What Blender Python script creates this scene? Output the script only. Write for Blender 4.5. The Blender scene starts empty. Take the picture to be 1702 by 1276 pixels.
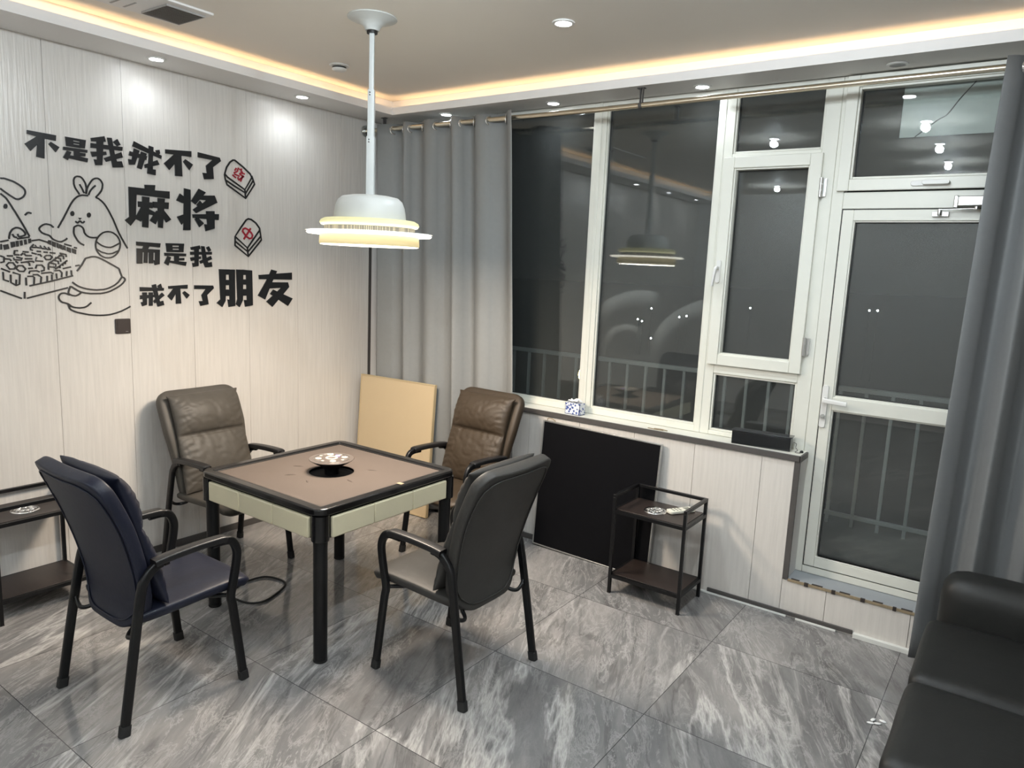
import bpy, bmesh, math, random
from mathutils import Vector, Matrix, noise
random.seed(7)
PI = math.pi
S = bpy.context.scene
COL = S.collection

# ------------------------------------------------------------------ camera
cam_d = bpy.data.cameras.new('camera')
cam = bpy.data.objects.new('camera', cam_d)
COL.objects.link(cam)
R0 = (0.8096358, 0.5853648, 0.0428710)      # right
D0 = (0.1275893, -0.1042353, -0.9863346)    # down
F0 = (-0.5728969, 0.8040417, -0.1590789)    # forward
cam.matrix_world = Matrix(((R0[0], -D0[0], -F0[0], 4.27867), (R0[1], -D0[1], -F0[1], -4.02813), (R0[2], -D0[2], -F0[2], 1.86), (0, 0, 0, 1)))
cam_d.sensor_fit = 'HORIZONTAL'
cam_d.sensor_width = 36.0
cam_d.lens = 25.531
cam_d.clip_start = 0.05
cam_d.clip_end = 500
S.camera = cam

# ------------------------------------------------------------------ view, world
S.view_settings.view_transform = 'Standard'
S.view_settings.look = 'None'
S.view_settings.gamma = 1.0
S.view_settings.use_curve_mapping = False
S.view_settings.exposure = 1.38
S.cycles.use_denoising = True
S.cycles.max_bounces = 10
S.cycles.diffuse_bounces = 5
S.cycles.glossy_bounces = 5
S.cycles.transparent_max_bounces = 16
S.cycles.sample_clamp_indirect = 6.0
S.cycles.caustics_reflective = False
S.cycles.caustics_refractive = False
W = bpy.data.worlds.new('night'); S.world = W
W.use_nodes = True
W.node_tree.nodes['Background'].inputs[0].default_value = (0.74, 0.86, 0.90, 1)
W.node_tree.nodes['Background'].inputs[1].default_value = 0.002

COOL = (0.83, 0.93, 1.0)
WARM = (1.0, 0.84, 0.68)
AMBER = (1.0, 0.66, 0.34)
def light(name, kind, loc, power, color, rot=(0, 0, 0), **kw):
    d = bpy.data.lights.new(name, kind); d.energy = power; d.color = color
    for k, v in kw.items(): setattr(d, k, v)
    o = bpy.data.objects.new(name, d); COL.objects.link(o); o.location = loc; o.rotation_euler = rot
    return o
ZS, ZC = 2.903, 3.02          # soffit and ceiling heights
SX, SY = 0.33, -0.12          # inner edges of the soffit
LAMP = (1.494, -1.415)
P_DOWN = 1.9
P_ROOM = 12.0
DL_SOFFIT = [(0.193, -5.6), (0.193, -4.66), (0.193, -3.72), (0.193, -2.75), (0.193, -1.784), (0.197, -0.81), (0.728, 0.015), (1.612, 0.035), (2.602, 0.035)]  # first entry is an unseen lamp added to brighten the rear left wall
DL_CEIL = [(2.275, -0.921), (3.46, -0.88), (2.30, -2.02), (3.46, -1.72), (3.45, -2.72), (3.42, -3.75), (3.38, -4.75), (1.40, -5.25), (5.2, -4.6)]  # last entry is an extra unseen lamp added as room fill
for i, (x, y) in enumerate(DL_SOFFIT):
    light('downlight_beam', 'SPOT', (x, y, ZS - 0.012), P_DOWN * (0.45 if y < -2 else 1.25 if y == -0.81 else 1.0), COOL, spot_size=2.75, spot_blend=0.8, shadow_soft_size=0.03)
for i, (x, y) in enumerate(DL_CEIL):
    if i in (0, 1): light('downlight_beam', 'SPOT', (x, y, ZC - 0.012), 24, COOL, spot_size=2.5, spot_blend=0.9, shadow_soft_size=0.045)
    else: light('downlight_beam', 'POINT', (x, y, ZC - 0.045), P_ROOM * (0.55 if i == 2 else 1.1), COOL, shadow_soft_size=0.028)
light('pendant_beam', 'AREA', (LAMP[0], LAMP[1], 1.926), 20, WARM, shape='DISK', size=0.46)
# cove strips lie on the soffit behind its lip and shine up
light('cove_strip', 'AREA', (0.288, -3.1, 2.928), 1.25, AMBER, rot=(PI, 0, 0), shape='RECTANGLE', size=0.02, size_y=5.9)
light('cove_strip', 'AREA', (3.3, -0.078, 2.928), 1.25, AMBER, rot=(PI, 0, 0), shape='RECTANGLE', size=5.9, size_y=0.02)

# ------------------------------------------------------------------ materials
def new_mat(name):
    m = bpy.data.materials.new(name); m.use_nodes = True
    return m, m.node_tree.nodes, m.node_tree.links, m.node_tree.nodes['Principled BSDF']
def mat(name, col, rough=0.5, metal=0.0, emit=None, estr=0.0, noise_amt=0.0, nscale=30, bump=0.0, bscale=200, spec=None, coat=0.0, bstretch=None):
    m, N, L, B = new_mat(name)
    B.inputs['Base Color'].default_value = (*col, 1)
    B.inputs['Roughness'].default_value = rough
    B.inputs['Metallic'].default_value = metal
    if spec is not None: B.inputs['Specular IOR Level'].default_value = spec
    if coat: B.inputs['Coat Weight'].default_value = coat
    if emit:
        B.inputs['Emission Color'].default_value = (*emit, 1)
        B.inputs['Emission Strength'].default_value = estr
    tc = N.new('ShaderNodeTexCoord')
    def coords(st):
        mp = N.new('ShaderNodeMapping'); L.new(tc.outputs['Object'], mp.inputs['Vector'])
        if st: mp.inputs['Scale'].default_value = st
        return mp.outputs['Vector']
    if noise_amt:
        nz = N.new('ShaderNodeTexNoise'); nz.inputs['Scale'].default_value = nscale; nz.inputs['Detail'].default_value = 4
        L.new(coords(bstretch), nz.inputs['Vector'])
        mx = N.new('ShaderNodeMix'); mx.data_type = 'RGBA'
        mx.inputs['A'].default_value = (*[c * (1 - noise_amt) for c in col], 1)
        mx.inputs['B'].default_value = (*[min(1, c * (1 + noise_amt)) for c in col], 1)
        L.new(nz.outputs['Fac'], mx.inputs['Factor']); L.new(mx.outputs['Result'], B.inputs['Base Color'])
    if bump:
        nz = N.new('ShaderNodeTexNoise'); nz.inputs['Scale'].default_value = bscale; nz.inputs['Detail'].default_value = 3
        L.new(coords(bstretch), nz.inputs['Vector'])
        bp = N.new('ShaderNodeBump'); bp.inputs['Strength'].default_value = bump; bp.inputs['Distance'].default_value = 0.002
        L.new(nz.outputs['Fac'], bp.inputs['Height']); L.new(bp.outputs['Normal'], B.inputs['Normal'])
    return m

M = {}
M['panel'] = mat('wood_grain_panel', (0.66, 0.625, 0.58), 0.28, noise_amt=0.13, nscale=7, bump=1.0, bscale=9, bstretch=(9, 9, 0.45))
M['panel_back'] = mat('seam_dark', (0.22, 0.19, 0.16), 0.7)
M['white_paint'] = mat('white_paint', (0.78, 0.76, 0.74), 0.55, noise_amt=0.02, nscale=4)
M['ceiling'] = mat('ceiling_paint', (0.84, 0.785, 0.71), 0.7, noise_amt=0.02, nscale=3)
M['upvc'] = mat('white_upvc', (0.71, 0.703, 0.63), 0.32, noise_amt=0.05, nscale=6)
M['gasket'] = mat('black_gasket', (0.015, 0.015, 0.015), 0.6)
M['trim_grey'] = mat('grey_trim', (0.075, 0.068, 0.064), 0.45, noise_amt=0.1, nscale=20)
M['grey_step'] = mat('grey_threshold', (0.30, 0.32, 0.34), 0.45, noise_amt=0.1, nscale=12)
M['worn'] = mat('worn_edge', (0.27, 0.21, 0.13), 0.7, noise_amt=0.3, nscale=60)
M['worn_dark'] = mat('dark_chip', (0.03, 0.022, 0.018), 0.8)
M['white_strip'] = mat('white_strip', (0.72, 0.72, 0.68), 0.5)
M['black_metal'] = mat('black_metal', (0.0045, 0.0045, 0.005), 0.36, noise_amt=0.2, nscale=30, spec=0.35)
M['black_plastic'] = mat('black_plastic', (0.007, 0.0065, 0.0065), 0.42)
M['arm_pad'] = mat('black_arm_pad', (0.009, 0.0085, 0.009), 0.38, bump=0.15, bscale=150)
M['rubber'] = mat('rubber', (0.012, 0.012, 0.012), 0.7)
def leather(name, col, rough=0.52):
    return mat(name, col, rough, noise_amt=0.10, nscale=14, bump=0.3, bscale=38, spec=0.35)
M['navy'] = leather('navy_leather', (0.0085, 0.0105, 0.022), 0.46)
M['taupe'] = leather('taupe_leather', (0.066, 0.058, 0.048))
M['brown'] = leather('brown_leather', (0.040, 0.0275, 0.0165))
M['charcoal'] = leather('charcoal_leather', (0.036, 0.034, 0.031))
M['sofa'] = leather('sofa_leather', (0.012, 0.0122, 0.0112), 0.5)
M['felt'] = mat('brown_felt', (0.083, 0.064, 0.052), 0.9, noise_amt=0.10, nscale=7, bump=0.3, bscale=300)
M['rim'] = mat('gloss_black_rim', (0.006, 0.0055, 0.0055), 0.2)
M['cream'] = mat('cream_leather', (0.66, 0.60, 0.42), 0.5, noise_amt=0.04, nscale=8, bump=0.1, bscale=120)
M['well'] = mat('black_well', (0.002, 0.002, 0.0025), 0.7, spec=0.15)
M['dial'] = mat('dial_disc', (0.14, 0.115, 0.10), 0.3, metal=0.3)
M['glow_white'] = mat('button_glow', (0.35, 0.33, 0.28), 0.4, emit=(1, 0.86, 0.66), estr=0.16)
M['glow_violet'] = mat('button_violet', (0.4, 0.3, 0.9), 0.4, emit=(0.5, 0.32, 1), estr=0.45)
M['chrome'] = mat('chrome', (0.8, 0.8, 0.8), 0.14, metal=1.0)
M['steel'] = mat('brushed_steel', (0.62, 0.62, 0.6), 0.3, metal=1.0)
M['brass'] = mat('champagne_rod', (0.72, 0.65, 0.52), 0.25, metal=1.0)
M['alu'] = mat('aluminium_edge', (0.6, 0.6, 0.58), 0.32, metal=0.9)
M['wood_dark'] = mat('dark_walnut', (0.024, 0.0165, 0.014), 0.4, noise_amt=0.35, nscale=5, bstretch=(1.5, 14, 14))
M['board'] = mat('cream_board', (0.58, 0.45, 0.28), 0.42, noise_amt=0.03, nscale=6)
M['board_edge'] = mat('board_edging', (0.50, 0.39, 0.23), 0.5)
M['black_board'] = mat('matt_black_board', (0.003, 0.003, 0.004), 0.6, spec=0.12)
M['letter'] = mat('black_acrylic', (0.008, 0.009, 0.011), 0.28)
M['line'] = mat('black_line', (0.009, 0.009, 0.010), 0.35)
M['red'] = mat('red_acrylic', (0.34, 0.012, 0.028), 0.4)
M['socket'] = mat('dark_brown_plastic', (0.040, 0.030, 0.027), 0.35)
M['white_plastic'] = mat('white_plastic', (0.72, 0.71, 0.68), 0.35)
M['remote'] = mat('ivory_plastic', (0.70, 0.68, 0.58), 0.4)
M['lcd'] = mat('lcd_grey', (0.22, 0.23, 0.19), 0.25)
M['lamp_white'] = mat('lamp_shell', (0.52, 0.53, 0.51), 0.4)
M['pole'] = mat('lamp_pole', (0.52, 0.54, 0.53), 0.3)
M['lamp_ring'] = mat('lamp_ring_glow', (0.42, 0.40, 0.25), 0.5, emit=(1.0, 0.92, 0.42), estr=0.17)
M['lamp_drum'] = mat('lamp_drum_glow', (0.40, 0.35, 0.22), 0.5, emit=(1.0, 0.80, 0.38), estr=0.19)
M['lamp_disc'] = mat('lamp_disc_glow', (0.9, 0.9, 0.9), 0.3, emit=(1.0, 0.93, 0.80), estr=1.7)
M['lamp_base'] = mat('lamp_bottom_glow', (0.9, 0.9, 0.9), 0.3, emit=(1.0, 0.9, 0.74), estr=1.3)
M['lamp_edge'] = mat('clear_acrylic_rim', (0.75, 0.75, 0.72), 0.2)
M['dl_on'] = mat('downlight_lens', (0.9, 0.9, 0.9), 0.3, emit=(0.92, 0.96, 1.0), estr=22.0)
M['dl_off'] = mat('downlight_lens_off', (0.33, 0.33, 0.33), 0.4)
M['vent'] = mat('vent_grey', (0.34, 0.325, 0.31), 0.55)
M['curtain_l'] = mat('grey_curtain', (0.24, 0.245, 0.24), 0.62, noise_amt=0.05, nscale=40, bump=0.1, bscale=500)
M['curtain_r'] = mat('slate_curtain', (0.150, 0.155, 0.156), 0.62, noise_amt=0.05, nscale=40, bump=0.1, bscale=500)
M['tissue'] = mat('tissue_paper', (0.78, 0.77, 0.74), 0.8)
M['carton_dark'] = mat('carton_blue', (0.02, 0.03, 0.10), 0.5)
M['gloss_black'] = mat('gloss_black', (0.006, 0.007, 0.008), 0.16)
M['smoke_plastic'] = mat('smoke_plastic', (0.03, 0.032, 0.034), 0.1)
M['paper'] = mat('paper_scrap', (0.85, 0.85, 0.84), 0.7)
M['rail'] = mat('white_railing', (0.30, 0.31, 0.31), 0.5)
M['concrete'] = mat('night_concrete', (0.10, 0.10, 0.095), 0.85, noise_amt=0.25, nscale=5)
M['ground'] = mat('dark_ground', (0.03, 0.032, 0.034), 0.9, noise_amt=0.3, nscale=0.4)
M['street_glow'] = mat('street_glow', (1, 1, 1), 0.5, emit=(0.95, 0.97, 1.0), estr=30.0)
M['street_warm'] = mat('street_glow_warm', (1, 0.8, 0.4), 0.5, emit=(1.0, 0.72, 0.25), estr=16.0)
M['film'] = mat('frosted_film', (0.48, 0.50, 0.47), 0.45, noise_amt=0.12, nscale=30, bump=0.2, bscale=160)

def tissue_carton():
    m, N, L, B = new_mat('floral_carton')
    tc = N.new('ShaderNodeTexCoord'); v = N.new('ShaderNodeTexVoronoi'); v.inputs['Scale'].default_value = 55
    L.new(tc.outputs['Object'], v.inputs['Vector'])
    r = N.new('ShaderNodeValToRGB'); r.color_ramp.interpolation = 'CONSTANT'
    r.color_ramp.elements[0].color = (0.05, 0.09, 0.3, 1); r.color_ramp.elements[1].position = 0.42; r.color_ramp.elements[1].color = (0.72, 0.74, 0.78, 1)
    L.new(v.outputs['Distance'], r.inputs['Fac']); L.new(r.outputs['Color'], B.inputs['Base Color'])
    B.inputs['Roughness'].default_value = 0.5
    return m
M['carton'] = tissue_carton()

def mesh_band():
    m, N, L, B = new_mat('perforated_band')
    tc = N.new('ShaderNodeTexCoord'); v = N.new('ShaderNodeTexVoronoi'); v.inputs['Scale'].default_value = 150; v.inputs['Randomness'].default_value = 0.0
    L.new(tc.outputs['Object'], v.inputs['Vector'])
    r = N.new('ShaderNodeValToRGB'); r.color_ramp.elements[0].position = 0.25; r.color_ramp.elements[1].position = 0.4
    L.new(v.outputs['Distance'], r.inputs['Fac'])
    mx = N.new('ShaderNodeMix'); mx.data_type = 'RGBA'; mx.inputs['A'].default_value = (0.5, 0.43, 0.3, 1); mx.inputs['B'].default_value = (0.10, 0.095, 0.08, 1)
    L.new(r.outputs['Color'], mx.inputs['Factor']); L.new(mx.outputs['Result'], B.inputs['Base Color']); L.new(mx.outputs['Result'], B.inputs['Emission Color'])
    B.inputs['Emission Strength'].default_value = 0.12
    return m
M['mesh_band'] = mesh_band()

def glass(name, smudge=False):
    m, N, L, B = new_mat(name)
    N.remove(B); out = N['Material Output']
    tr = N.new('ShaderNodeBsdfTransparent'); tr.inputs['Color'].default_value = (0.965, 0.98, 0.975, 1)
    gl = N.new('ShaderNodeBsdfGlossy'); gl.inputs['Roughness'].default_value = 0.0
    fr = N.new('ShaderNodeFresnel'); fr.inputs['IOR'].default_value = 1.5
    geo = N.new('ShaderNodeNewGeometry')
    # a pane is thin: the far face of it reflects like the near one
    inv = N.new('ShaderNodeMix'); inv.data_type = 'VECTOR'
    neg = N.new('ShaderNodeVectorMath'); neg.operation = 'SCALE'; neg.inputs['Scale'].default_value = -1
    L.new(geo.outputs['Normal'], neg.inputs[0])
    mx = N.new('ShaderNodeMixShader')
    lw = N.new('ShaderNodeLayerWeight'); lw.inputs['Blend'].default_value = 0.12
    rmp = N.new('ShaderNodeMapRange'); rmp.inputs['To Min'].default_value = 0.036; rmp.inputs['To Max'].default_value = 0.75
    L.new(lw.outputs['Fresnel'], rmp.inputs['Value'])
    L.new(rmp.outputs['Result'], mx.inputs['Fac']); L.new(tr.outputs['BSDF'], mx.inputs[1]); L.new(gl.outputs['BSDF'], mx.inputs[2])
    last = mx.outputs['Shader']
    # a thin film of dust on the pane
    df = N.new('ShaderNodeBsdfDiffuse'); df.inputs['Color'].default_value = (0.7, 0.72, 0.70, 1)
    m2 = N.new('ShaderNodeMixShader')
    tc = N.new('ShaderNodeTexCoord')
    if smudge:
        acc = None
        for (cx, cz, r0, wd, x0, x1, st) in ((2.26, 1.28, 0.46, 0.10, 1.98, 2.34, 0.042), (2.78, 1.22, 0.50, 0.10, 2.36, 2.70, 0.034), (2.17, 1.33, 0.19, 0.05, 2.02, 2.24, 0.035)):
            sp = N.new('ShaderNodeSeparateXYZ'); L.new(tc.outputs['Object'], sp.inputs[0])
            cb = N.new('ShaderNodeCombineXYZ'); L.new(sp.outputs['X'], cb.inputs[0]); L.new(sp.outputs['Z'], cb.inputs[2])
            ds = N.new('ShaderNodeVectorMath'); ds.operation = 'DISTANCE'; ds.inputs[1].default_value = (cx, 0, cz); L.new(cb.outputs[0], ds.inputs[0])
            def mr(src, a, b, c, d):
                n = N.new('ShaderNodeMapRange'); n.interpolation_type = 'SMOOTHSTEP'
                n.inputs['From Min'].default_value = a; n.inputs['From Max'].default_value = b; n.inputs['To Min'].default_value = c; n.inputs['To Max'].default_value = d
                L.new(src, n.inputs['Value']); return n.outputs['Result']
            def mul(a, b):
                n = N.new('ShaderNodeMath'); n.operation = 'MULTIPLY'; L.new(a, n.inputs[0])
                if isinstance(b, float): n.inputs[1].default_value = b
                else: L.new(b, n.inputs[1])
                return n.outputs[0]
            a = mul(mr(ds.outputs['Value'], r0 - wd, r0, 0, 1), mr(ds.outputs['Value'], r0, r0 + 0.02, 1, 0))
            a = mul(mul(a, mr(sp.outputs['Z'], cz - 0.25, cz + 0.25, 0, 1)), mul(mr(sp.outputs['X'], x0 - 0.05, x0 + 0.05, 0, 1), mr(sp.outputs['X'], x1 - 0.04, x1 + 0.04, 1, 0)))
            a = mul(a, st)
            if acc is None: acc = a
            else:
                n = N.new('ShaderNodeMath'); n.operation = 'ADD'; L.new(acc, n.inputs[0]); L.new(a, n.inputs[1]); acc = n.outputs[0]
        n = N.new('ShaderNodeMath'); n.operation = 'ADD'; L.new(acc, n.inputs[0]); n.inputs[1].default_value = 0.016
        L.new(n.outputs[0], m2.inputs['Fac'])
    else:
        m2.inputs['Fac'].default_value = 0.016
    L.new(last, m2.inputs[1]); L.new(df.outputs['BSDF'], m2.inputs[2])
    L.new(m2.outputs['Shader'], out.inputs['Surface'])
    return m
M['glass'] = glass('window_glass')
M['glass_wiped'] = glass('window_glass_wiped', True)

def marble():
    m, N, L, B = new_mat('grey_marble_tile')
    T = 0.797
    tc = N.new('ShaderNodeTexCoord')
    def vm(op, a, b=None, sc=None):
        n = N.new('ShaderNodeVectorMath'); n.operation = op; L.new(a, n.inputs[0])
        if isinstance(b, tuple): n.inputs[1].default_value = b
        elif b is not None: L.new(b, n.inputs[1])
        if sc is not None: n.inputs['Scale'].default_value = sc
        return n
    def ma(op, a, b=None, c=None):
        n = N.new('ShaderNodeMath'); n.operation = op
        for i, q in enumerate((a, b, c)):
            if q is None: continue
            if isinstance(q, (int, float)): n.inputs[i].default_value = q
            else: L.new(q, n.inputs[i])
        return n.outputs[0]
    p = vm('ADD', tc.outputs['Object'], (-1.543 + 10 * T, 0.554 + 10 * T, 0)).outputs[0]
    q = vm('SCALE', p, sc=1 / T).outputs[0]
    cell = vm('FLOOR', q).outputs[0]
    fr = vm('FRACTION', q).outputs[0]
    wn = N.new('ShaderNodeTexWhiteNoise'); wn.noise_dimensions = '3D'; L.new(cell, wn.inputs['Vector'])
    off = vm('SCALE', wn.outputs['Color'], sc=23.0).outputs[0]
    rot = N.new('ShaderNodeVectorRotate'); rot.rotation_type = 'Z_AXIS'
    L.new(p, rot.inputs['Vector'])
    L.new(ma('MULTIPLY_ADD', wn.outputs['Value'], 0.28, -2.24), rot.inputs['Angle'])   # vein direction, a little different in each tile
    v = vm('ADD', rot.outputs[0], off).outputs[0]
    def noi(scale, detail, rough, dist, st, seed=0):
        mp = vm('MULTIPLY', v, st).outputs[0]
        n = N.new('ShaderNodeTexNoise'); n.inputs['Scale'].default_value = scale; n.inputs['Detail'].default_value = detail
        n.inputs['Roughness'].default_value = rough; n.inputs['Distortion'].default_value = dist
        L.new(vm('ADD', mp, (seed, seed * 1.7, 0)).outputs[0], n.inputs['Vector'])
        return n.outputs['Fac']
    def ramp(src, stops):
        r = N.new('ShaderNodeValToRGB'); e = r.color_ramp.elements
        e[0].position, e[0].color = stops[0][0], (*stops[0][1], 1)
        e[1].position, e[1].color = stops[1][0], (*stops[1][1], 1)
        for s, c in stops[2:]:
            k = e.new(s); k.color = (*c, 1)
        L.new(src, r.inputs['Fac']); return r.outputs['Color']
    base = ramp(noi(2.0, 9, 0.70, 0.3, (0.42, 1.7, 1)), [(0.30, (0.125, 0.123, 0.122)), (0.72, (0.34, 0.322, 0.308)), (0.5, (0.205, 0.199, 0.195))])
    n1 = noi(1.1, 7, 0.62, 0.45, (0.32, 2.2, 1), 5)
    ridge = ma('ABSOLUTE', ma('SUBTRACT', n1, 0.5))
    mask = ramp(noi(1.3, 3, 0.5, 0.3, (0.4, 1.0, 1), 11), [(0.42, (0.05, 0.05, 0.05)), (0.58, (1, 1, 1))])
    vein = ramp(ridge, [(0.0, (1, 1, 1)), (0.030, (0, 0, 0)), (0.008, (0.6, 0.6, 0.6))])
    vein = ma('MULTIPLY', vein, mask)
    n2 = noi(6.0, 9, 0.76, 1.0, (0.42, 1.4, 1), 17)
    ridge2 = ma('ABSOLUTE', ma('SUBTRACT', n2, 0.5))
    fine = ma('MULTIPLY', ramp(ridge2, [(0.0, (0.8, 0.8, 0.8)), (0.032, (0, 0, 0))]), ramp(noi(2.4, 4, 0.6, 0.4, (0.5, 1.2, 1), 23), [(0.38, (0.12, 0.12, 0.12)), (0.60, (1, 1, 1))]))
    n3 = noi(1.6, 7, 0.6, 0.5, (0.3, 2.0, 1), 31)
    dark = ramp(ma('ABSOLUTE', ma('SUBTRACT', n3, 0.48)), [(0.0, (1, 1, 1)), (0.022, (0, 0, 0))])
    def mixc(f, a, b, k=1.0):
        x = N.new('ShaderNodeMix'); x.data_type = 'RGBA'
        L.new(ma('MULTIPLY', f, k), x.inputs['Factor'])
        for s, val in (('A', a), ('B', b)):
            if isinstance(val, tuple): x.inputs[s].default_value = (*val, 1)
            else: L.new(val, x.inputs[s])
        return x.outputs['Result']
    c = mixc(dark, base, (0.085, 0.081, 0.079), 0.5)
    c = mixc(fine, c, (0.46, 0.445, 0.43), 0.75)
    c = mixc(vein, c, (0.56, 0.54, 0.515), 0.8)
    sx = N.new('ShaderNodeSeparateXYZ'); L.new(fr, sx.inputs[0])
    def edge(o):
        return ma('MINIMUM', o, ma('SUBTRACT', 1.0, o))
    d = ma('MINIMUM', edge(sx.outputs['X']), edge(sx.outputs['Y']))
    grout = ma('LESS_THAN', d, 0.0022)
    c = mixc(grout, c, (0.03, 0.03, 0.03), 0.85)
    L.new(c, B.inputs['Base Color'])
    B.inputs['Specular IOR Level'].default_value = 0.5
    L.new(ma('MULTIPLY_ADD', n2, 0.10, 0.06), B.inputs['Roughness'])
    return m
M['floor'] = marble()

# ------------------------------------------------------------------ mesh helpers
def faces(bm, vs, idx):
    for f in idx:
        try: bm.faces.new([vs[i] for i in f])
        except ValueError: pass
def box(bm, x0, x1, y0, y1, z0, z1):
    vs = [bm.verts.new(p) for p in ((x0, y0, z0), (x1, y0, z0), (x1, y1, z0), (x0, y1, z0), (x0, y0, z1), (x1, y0, z1), (x1, y1, z1), (x0, y1, z1))]
    faces(bm, vs, ((0, 3, 2, 1), (4, 5, 6, 7), (0, 1, 5, 4), (1, 2, 6, 5), (2, 3, 7, 6), (3, 0, 4, 7)))
    return vs
def prism(bm, poly, fn, d0, d1):
    a = [bm.verts.new(fn(u, v, d0)) for u, v in poly]; b = [bm.verts.new(fn(u, v, d1)) for u, v in poly]
    n = len(poly)
    bm.faces.new(a[::-1]); bm.faces.new(b)
    for i in range(n): bm.faces.new((a[i], a[(i + 1) % n], b[(i + 1) % n], b[i]))
def rot_frames(P, up, closed=False):
    out = []
    n = len(P)
    for i in range(n):
        if closed: t = P[(i + 1) % n] - P[i - 1]
        else: t = P[min(i + 1, n - 1)] - P[max(i - 1, 0)]
        t.normalize()
        b = t.cross(up)
        if b.length < 1e-5: b = t.cross(Vector((0.3, 1, 0.2)))
        b.normalize(); nn = b.cross(t)
        out.append((t, b, nn))
    return out
def sweep(bm, pts, prof, up=(0, 0, 1), closed=False, scale=None):
    """prof: list of (side, up) offsets"""
    P = [Vector(p) for p in pts]; FR = rot_frames(P, Vector(up), closed)
    rings = []
    for i, (p, (t, b, n)) in enumerate(zip(P, FR)):
        # mitre on bends
        k = 1.0
        if 0 < i < len(P) - 1 or closed:
            d = (P[i] - P[i - 1]).normalized(); c = d.dot(t); k = 1 / max(0.6, c)
        s = scale[i] if scale else 1.0
        rings.append([bm.verts.new(p + b * (u * s) * 1.0 + n * (w * s) * k) for u, w in prof])
    m = len(prof); N = len(rings)
    for i in range(N if closed else N - 1):
        A, B = rings[i], rings[(i + 1) % N]
        for j in range(m):
            bm.faces.new((A[j], A[(j + 1) % m], B[(j + 1) % m], B[j]))
    if not closed:
        bm.faces.new(rings[0][::-1]); bm.faces.new(rings[-1])
def circ(r, n=10, ry=None):
    return [(r * math.cos(2 * PI * i / n), (ry or r) * math.sin(2 * PI * i / n)) for i in range(n)]
def rrect(w, h, r, n=3):
    out = []
    for cx, cy, a0 in ((w / 2 - r, h / 2 - r, 0), (-w / 2 + r, h / 2 - r, 90), (-w / 2 + r, -h / 2 + r, 180), (w / 2 - r, -h / 2 + r, 270)):
        for i in range(n + 1):
            a = math.radians(a0 + 90 * i / n); out.append((cx + r * math.cos(a), cy + r * math.sin(a)))
    return out
def lathe(bm, prof, n=32, c=(0, 0, 0)):
    rings = []
    for r, z in prof:
        if r < 1e-6: rings.append([bm.verts.new((c[0], c[1], c[2] + z))])
        else: rings.append([bm.verts.new((c[0] + r * math.cos(2 * PI * i / n), c[1] + r * math.sin(2 * PI * i / n), c[2] + z)) for i in range(n)])
    for A, B in zip(rings, rings[1:]):
        for i in range(n):
            j = (i + 1) % n
            if len(A) == 1 and len(B) == 1: continue
            if len(A) == 1: bm.faces.new((A[0], B[j], B[i]))
            elif len(B) == 1: bm.faces.new((A[i], A[j], B[0]))
            else: bm.faces.new((A[i], A[j], B[j], B[i]))
def smooth_path(P, n=6):
    P = [Vector(p) for p in P]; out = []
    for i in range(len(P) - 1):
        p0, p1, p2, p3 = P[max(i - 1, 0)], P[i], P[i + 1], P[min(i + 2, len(P) - 1)]
        for k in range(n):
            t = k / n
            out.append(0.5 * ((2 * p1) + (p2 - p0) * t + (2 * p0 - 5 * p1 + 4 * p2 - p3) * t * t + (3 * p1 - p0 - 3 * p2 + p3) * t ** 3))
    out.append(P[-1]); return out
def obj(name, bm, m, parent=None, smooth=None, bevel=0.0, seg=2, sub=0, xf=None):
    bmesh.ops.recalc_face_normals(bm, faces=bm.faces)
    me = bpy.data.meshes.new(name); bm.to_mesh(me); bm.free()
    if xf is not None: me.transform(xf)
    o = bpy.data.objects.new(name, me); COL.objects.link(o)
    me.materials.append(M[m] if isinstance(m, str) else m)
    if parent is not None: o.parent = parent
    if bevel:
        b = o.modifiers.new('bevel', 'BEVEL'); b.width = bevel; b.segments = seg; b.limit_method = 'ANGLE'; b.angle_limit = 0.6
        if smooth is None: smooth = 40
    if sub:
        s = o.modifiers.new('sub', 'SUBSURF'); s.levels = sub; s.render_levels = sub
        if smooth is None: smooth = 180
    if smooth is not None:
        for p in me.polygons: p.use_smooth = True
        if smooth < 180:
            me.set_sharp_from_angle(angle=math.radians(smooth))
    return o
def thing(name, label, cat, loc=(0, 0, 0), rz=0.0, group=None):
    o = bpy.data.objects.new(name, None); COL.objects.link(o); o.empty_display_size = 0.1
    o.location = loc; o.rotation_euler = (0, 0, rz)
    return tag(o, label, cat, group)
def tag(o, label, cat, group=None):
    o['label'] = label; o['category'] = cat
    if group: o['group'] = group
    return o
def struct(o, label=None, cat=None):
    o['kind'] = 'structure'
    if label: o['label'] = label
    if cat: o['category'] = cat
    return o
def sroot(name, label, cat, loc=(0, 0, 0)):
    o = bpy.data.objects.new(name, None); COL.objects.link(o); o.location = loc
    return struct(o, label, cat)
NB = bmesh.new
def boxes(*bs):
    bm = NB()
    for b in bs: box(bm, *b)
    return bm
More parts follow.
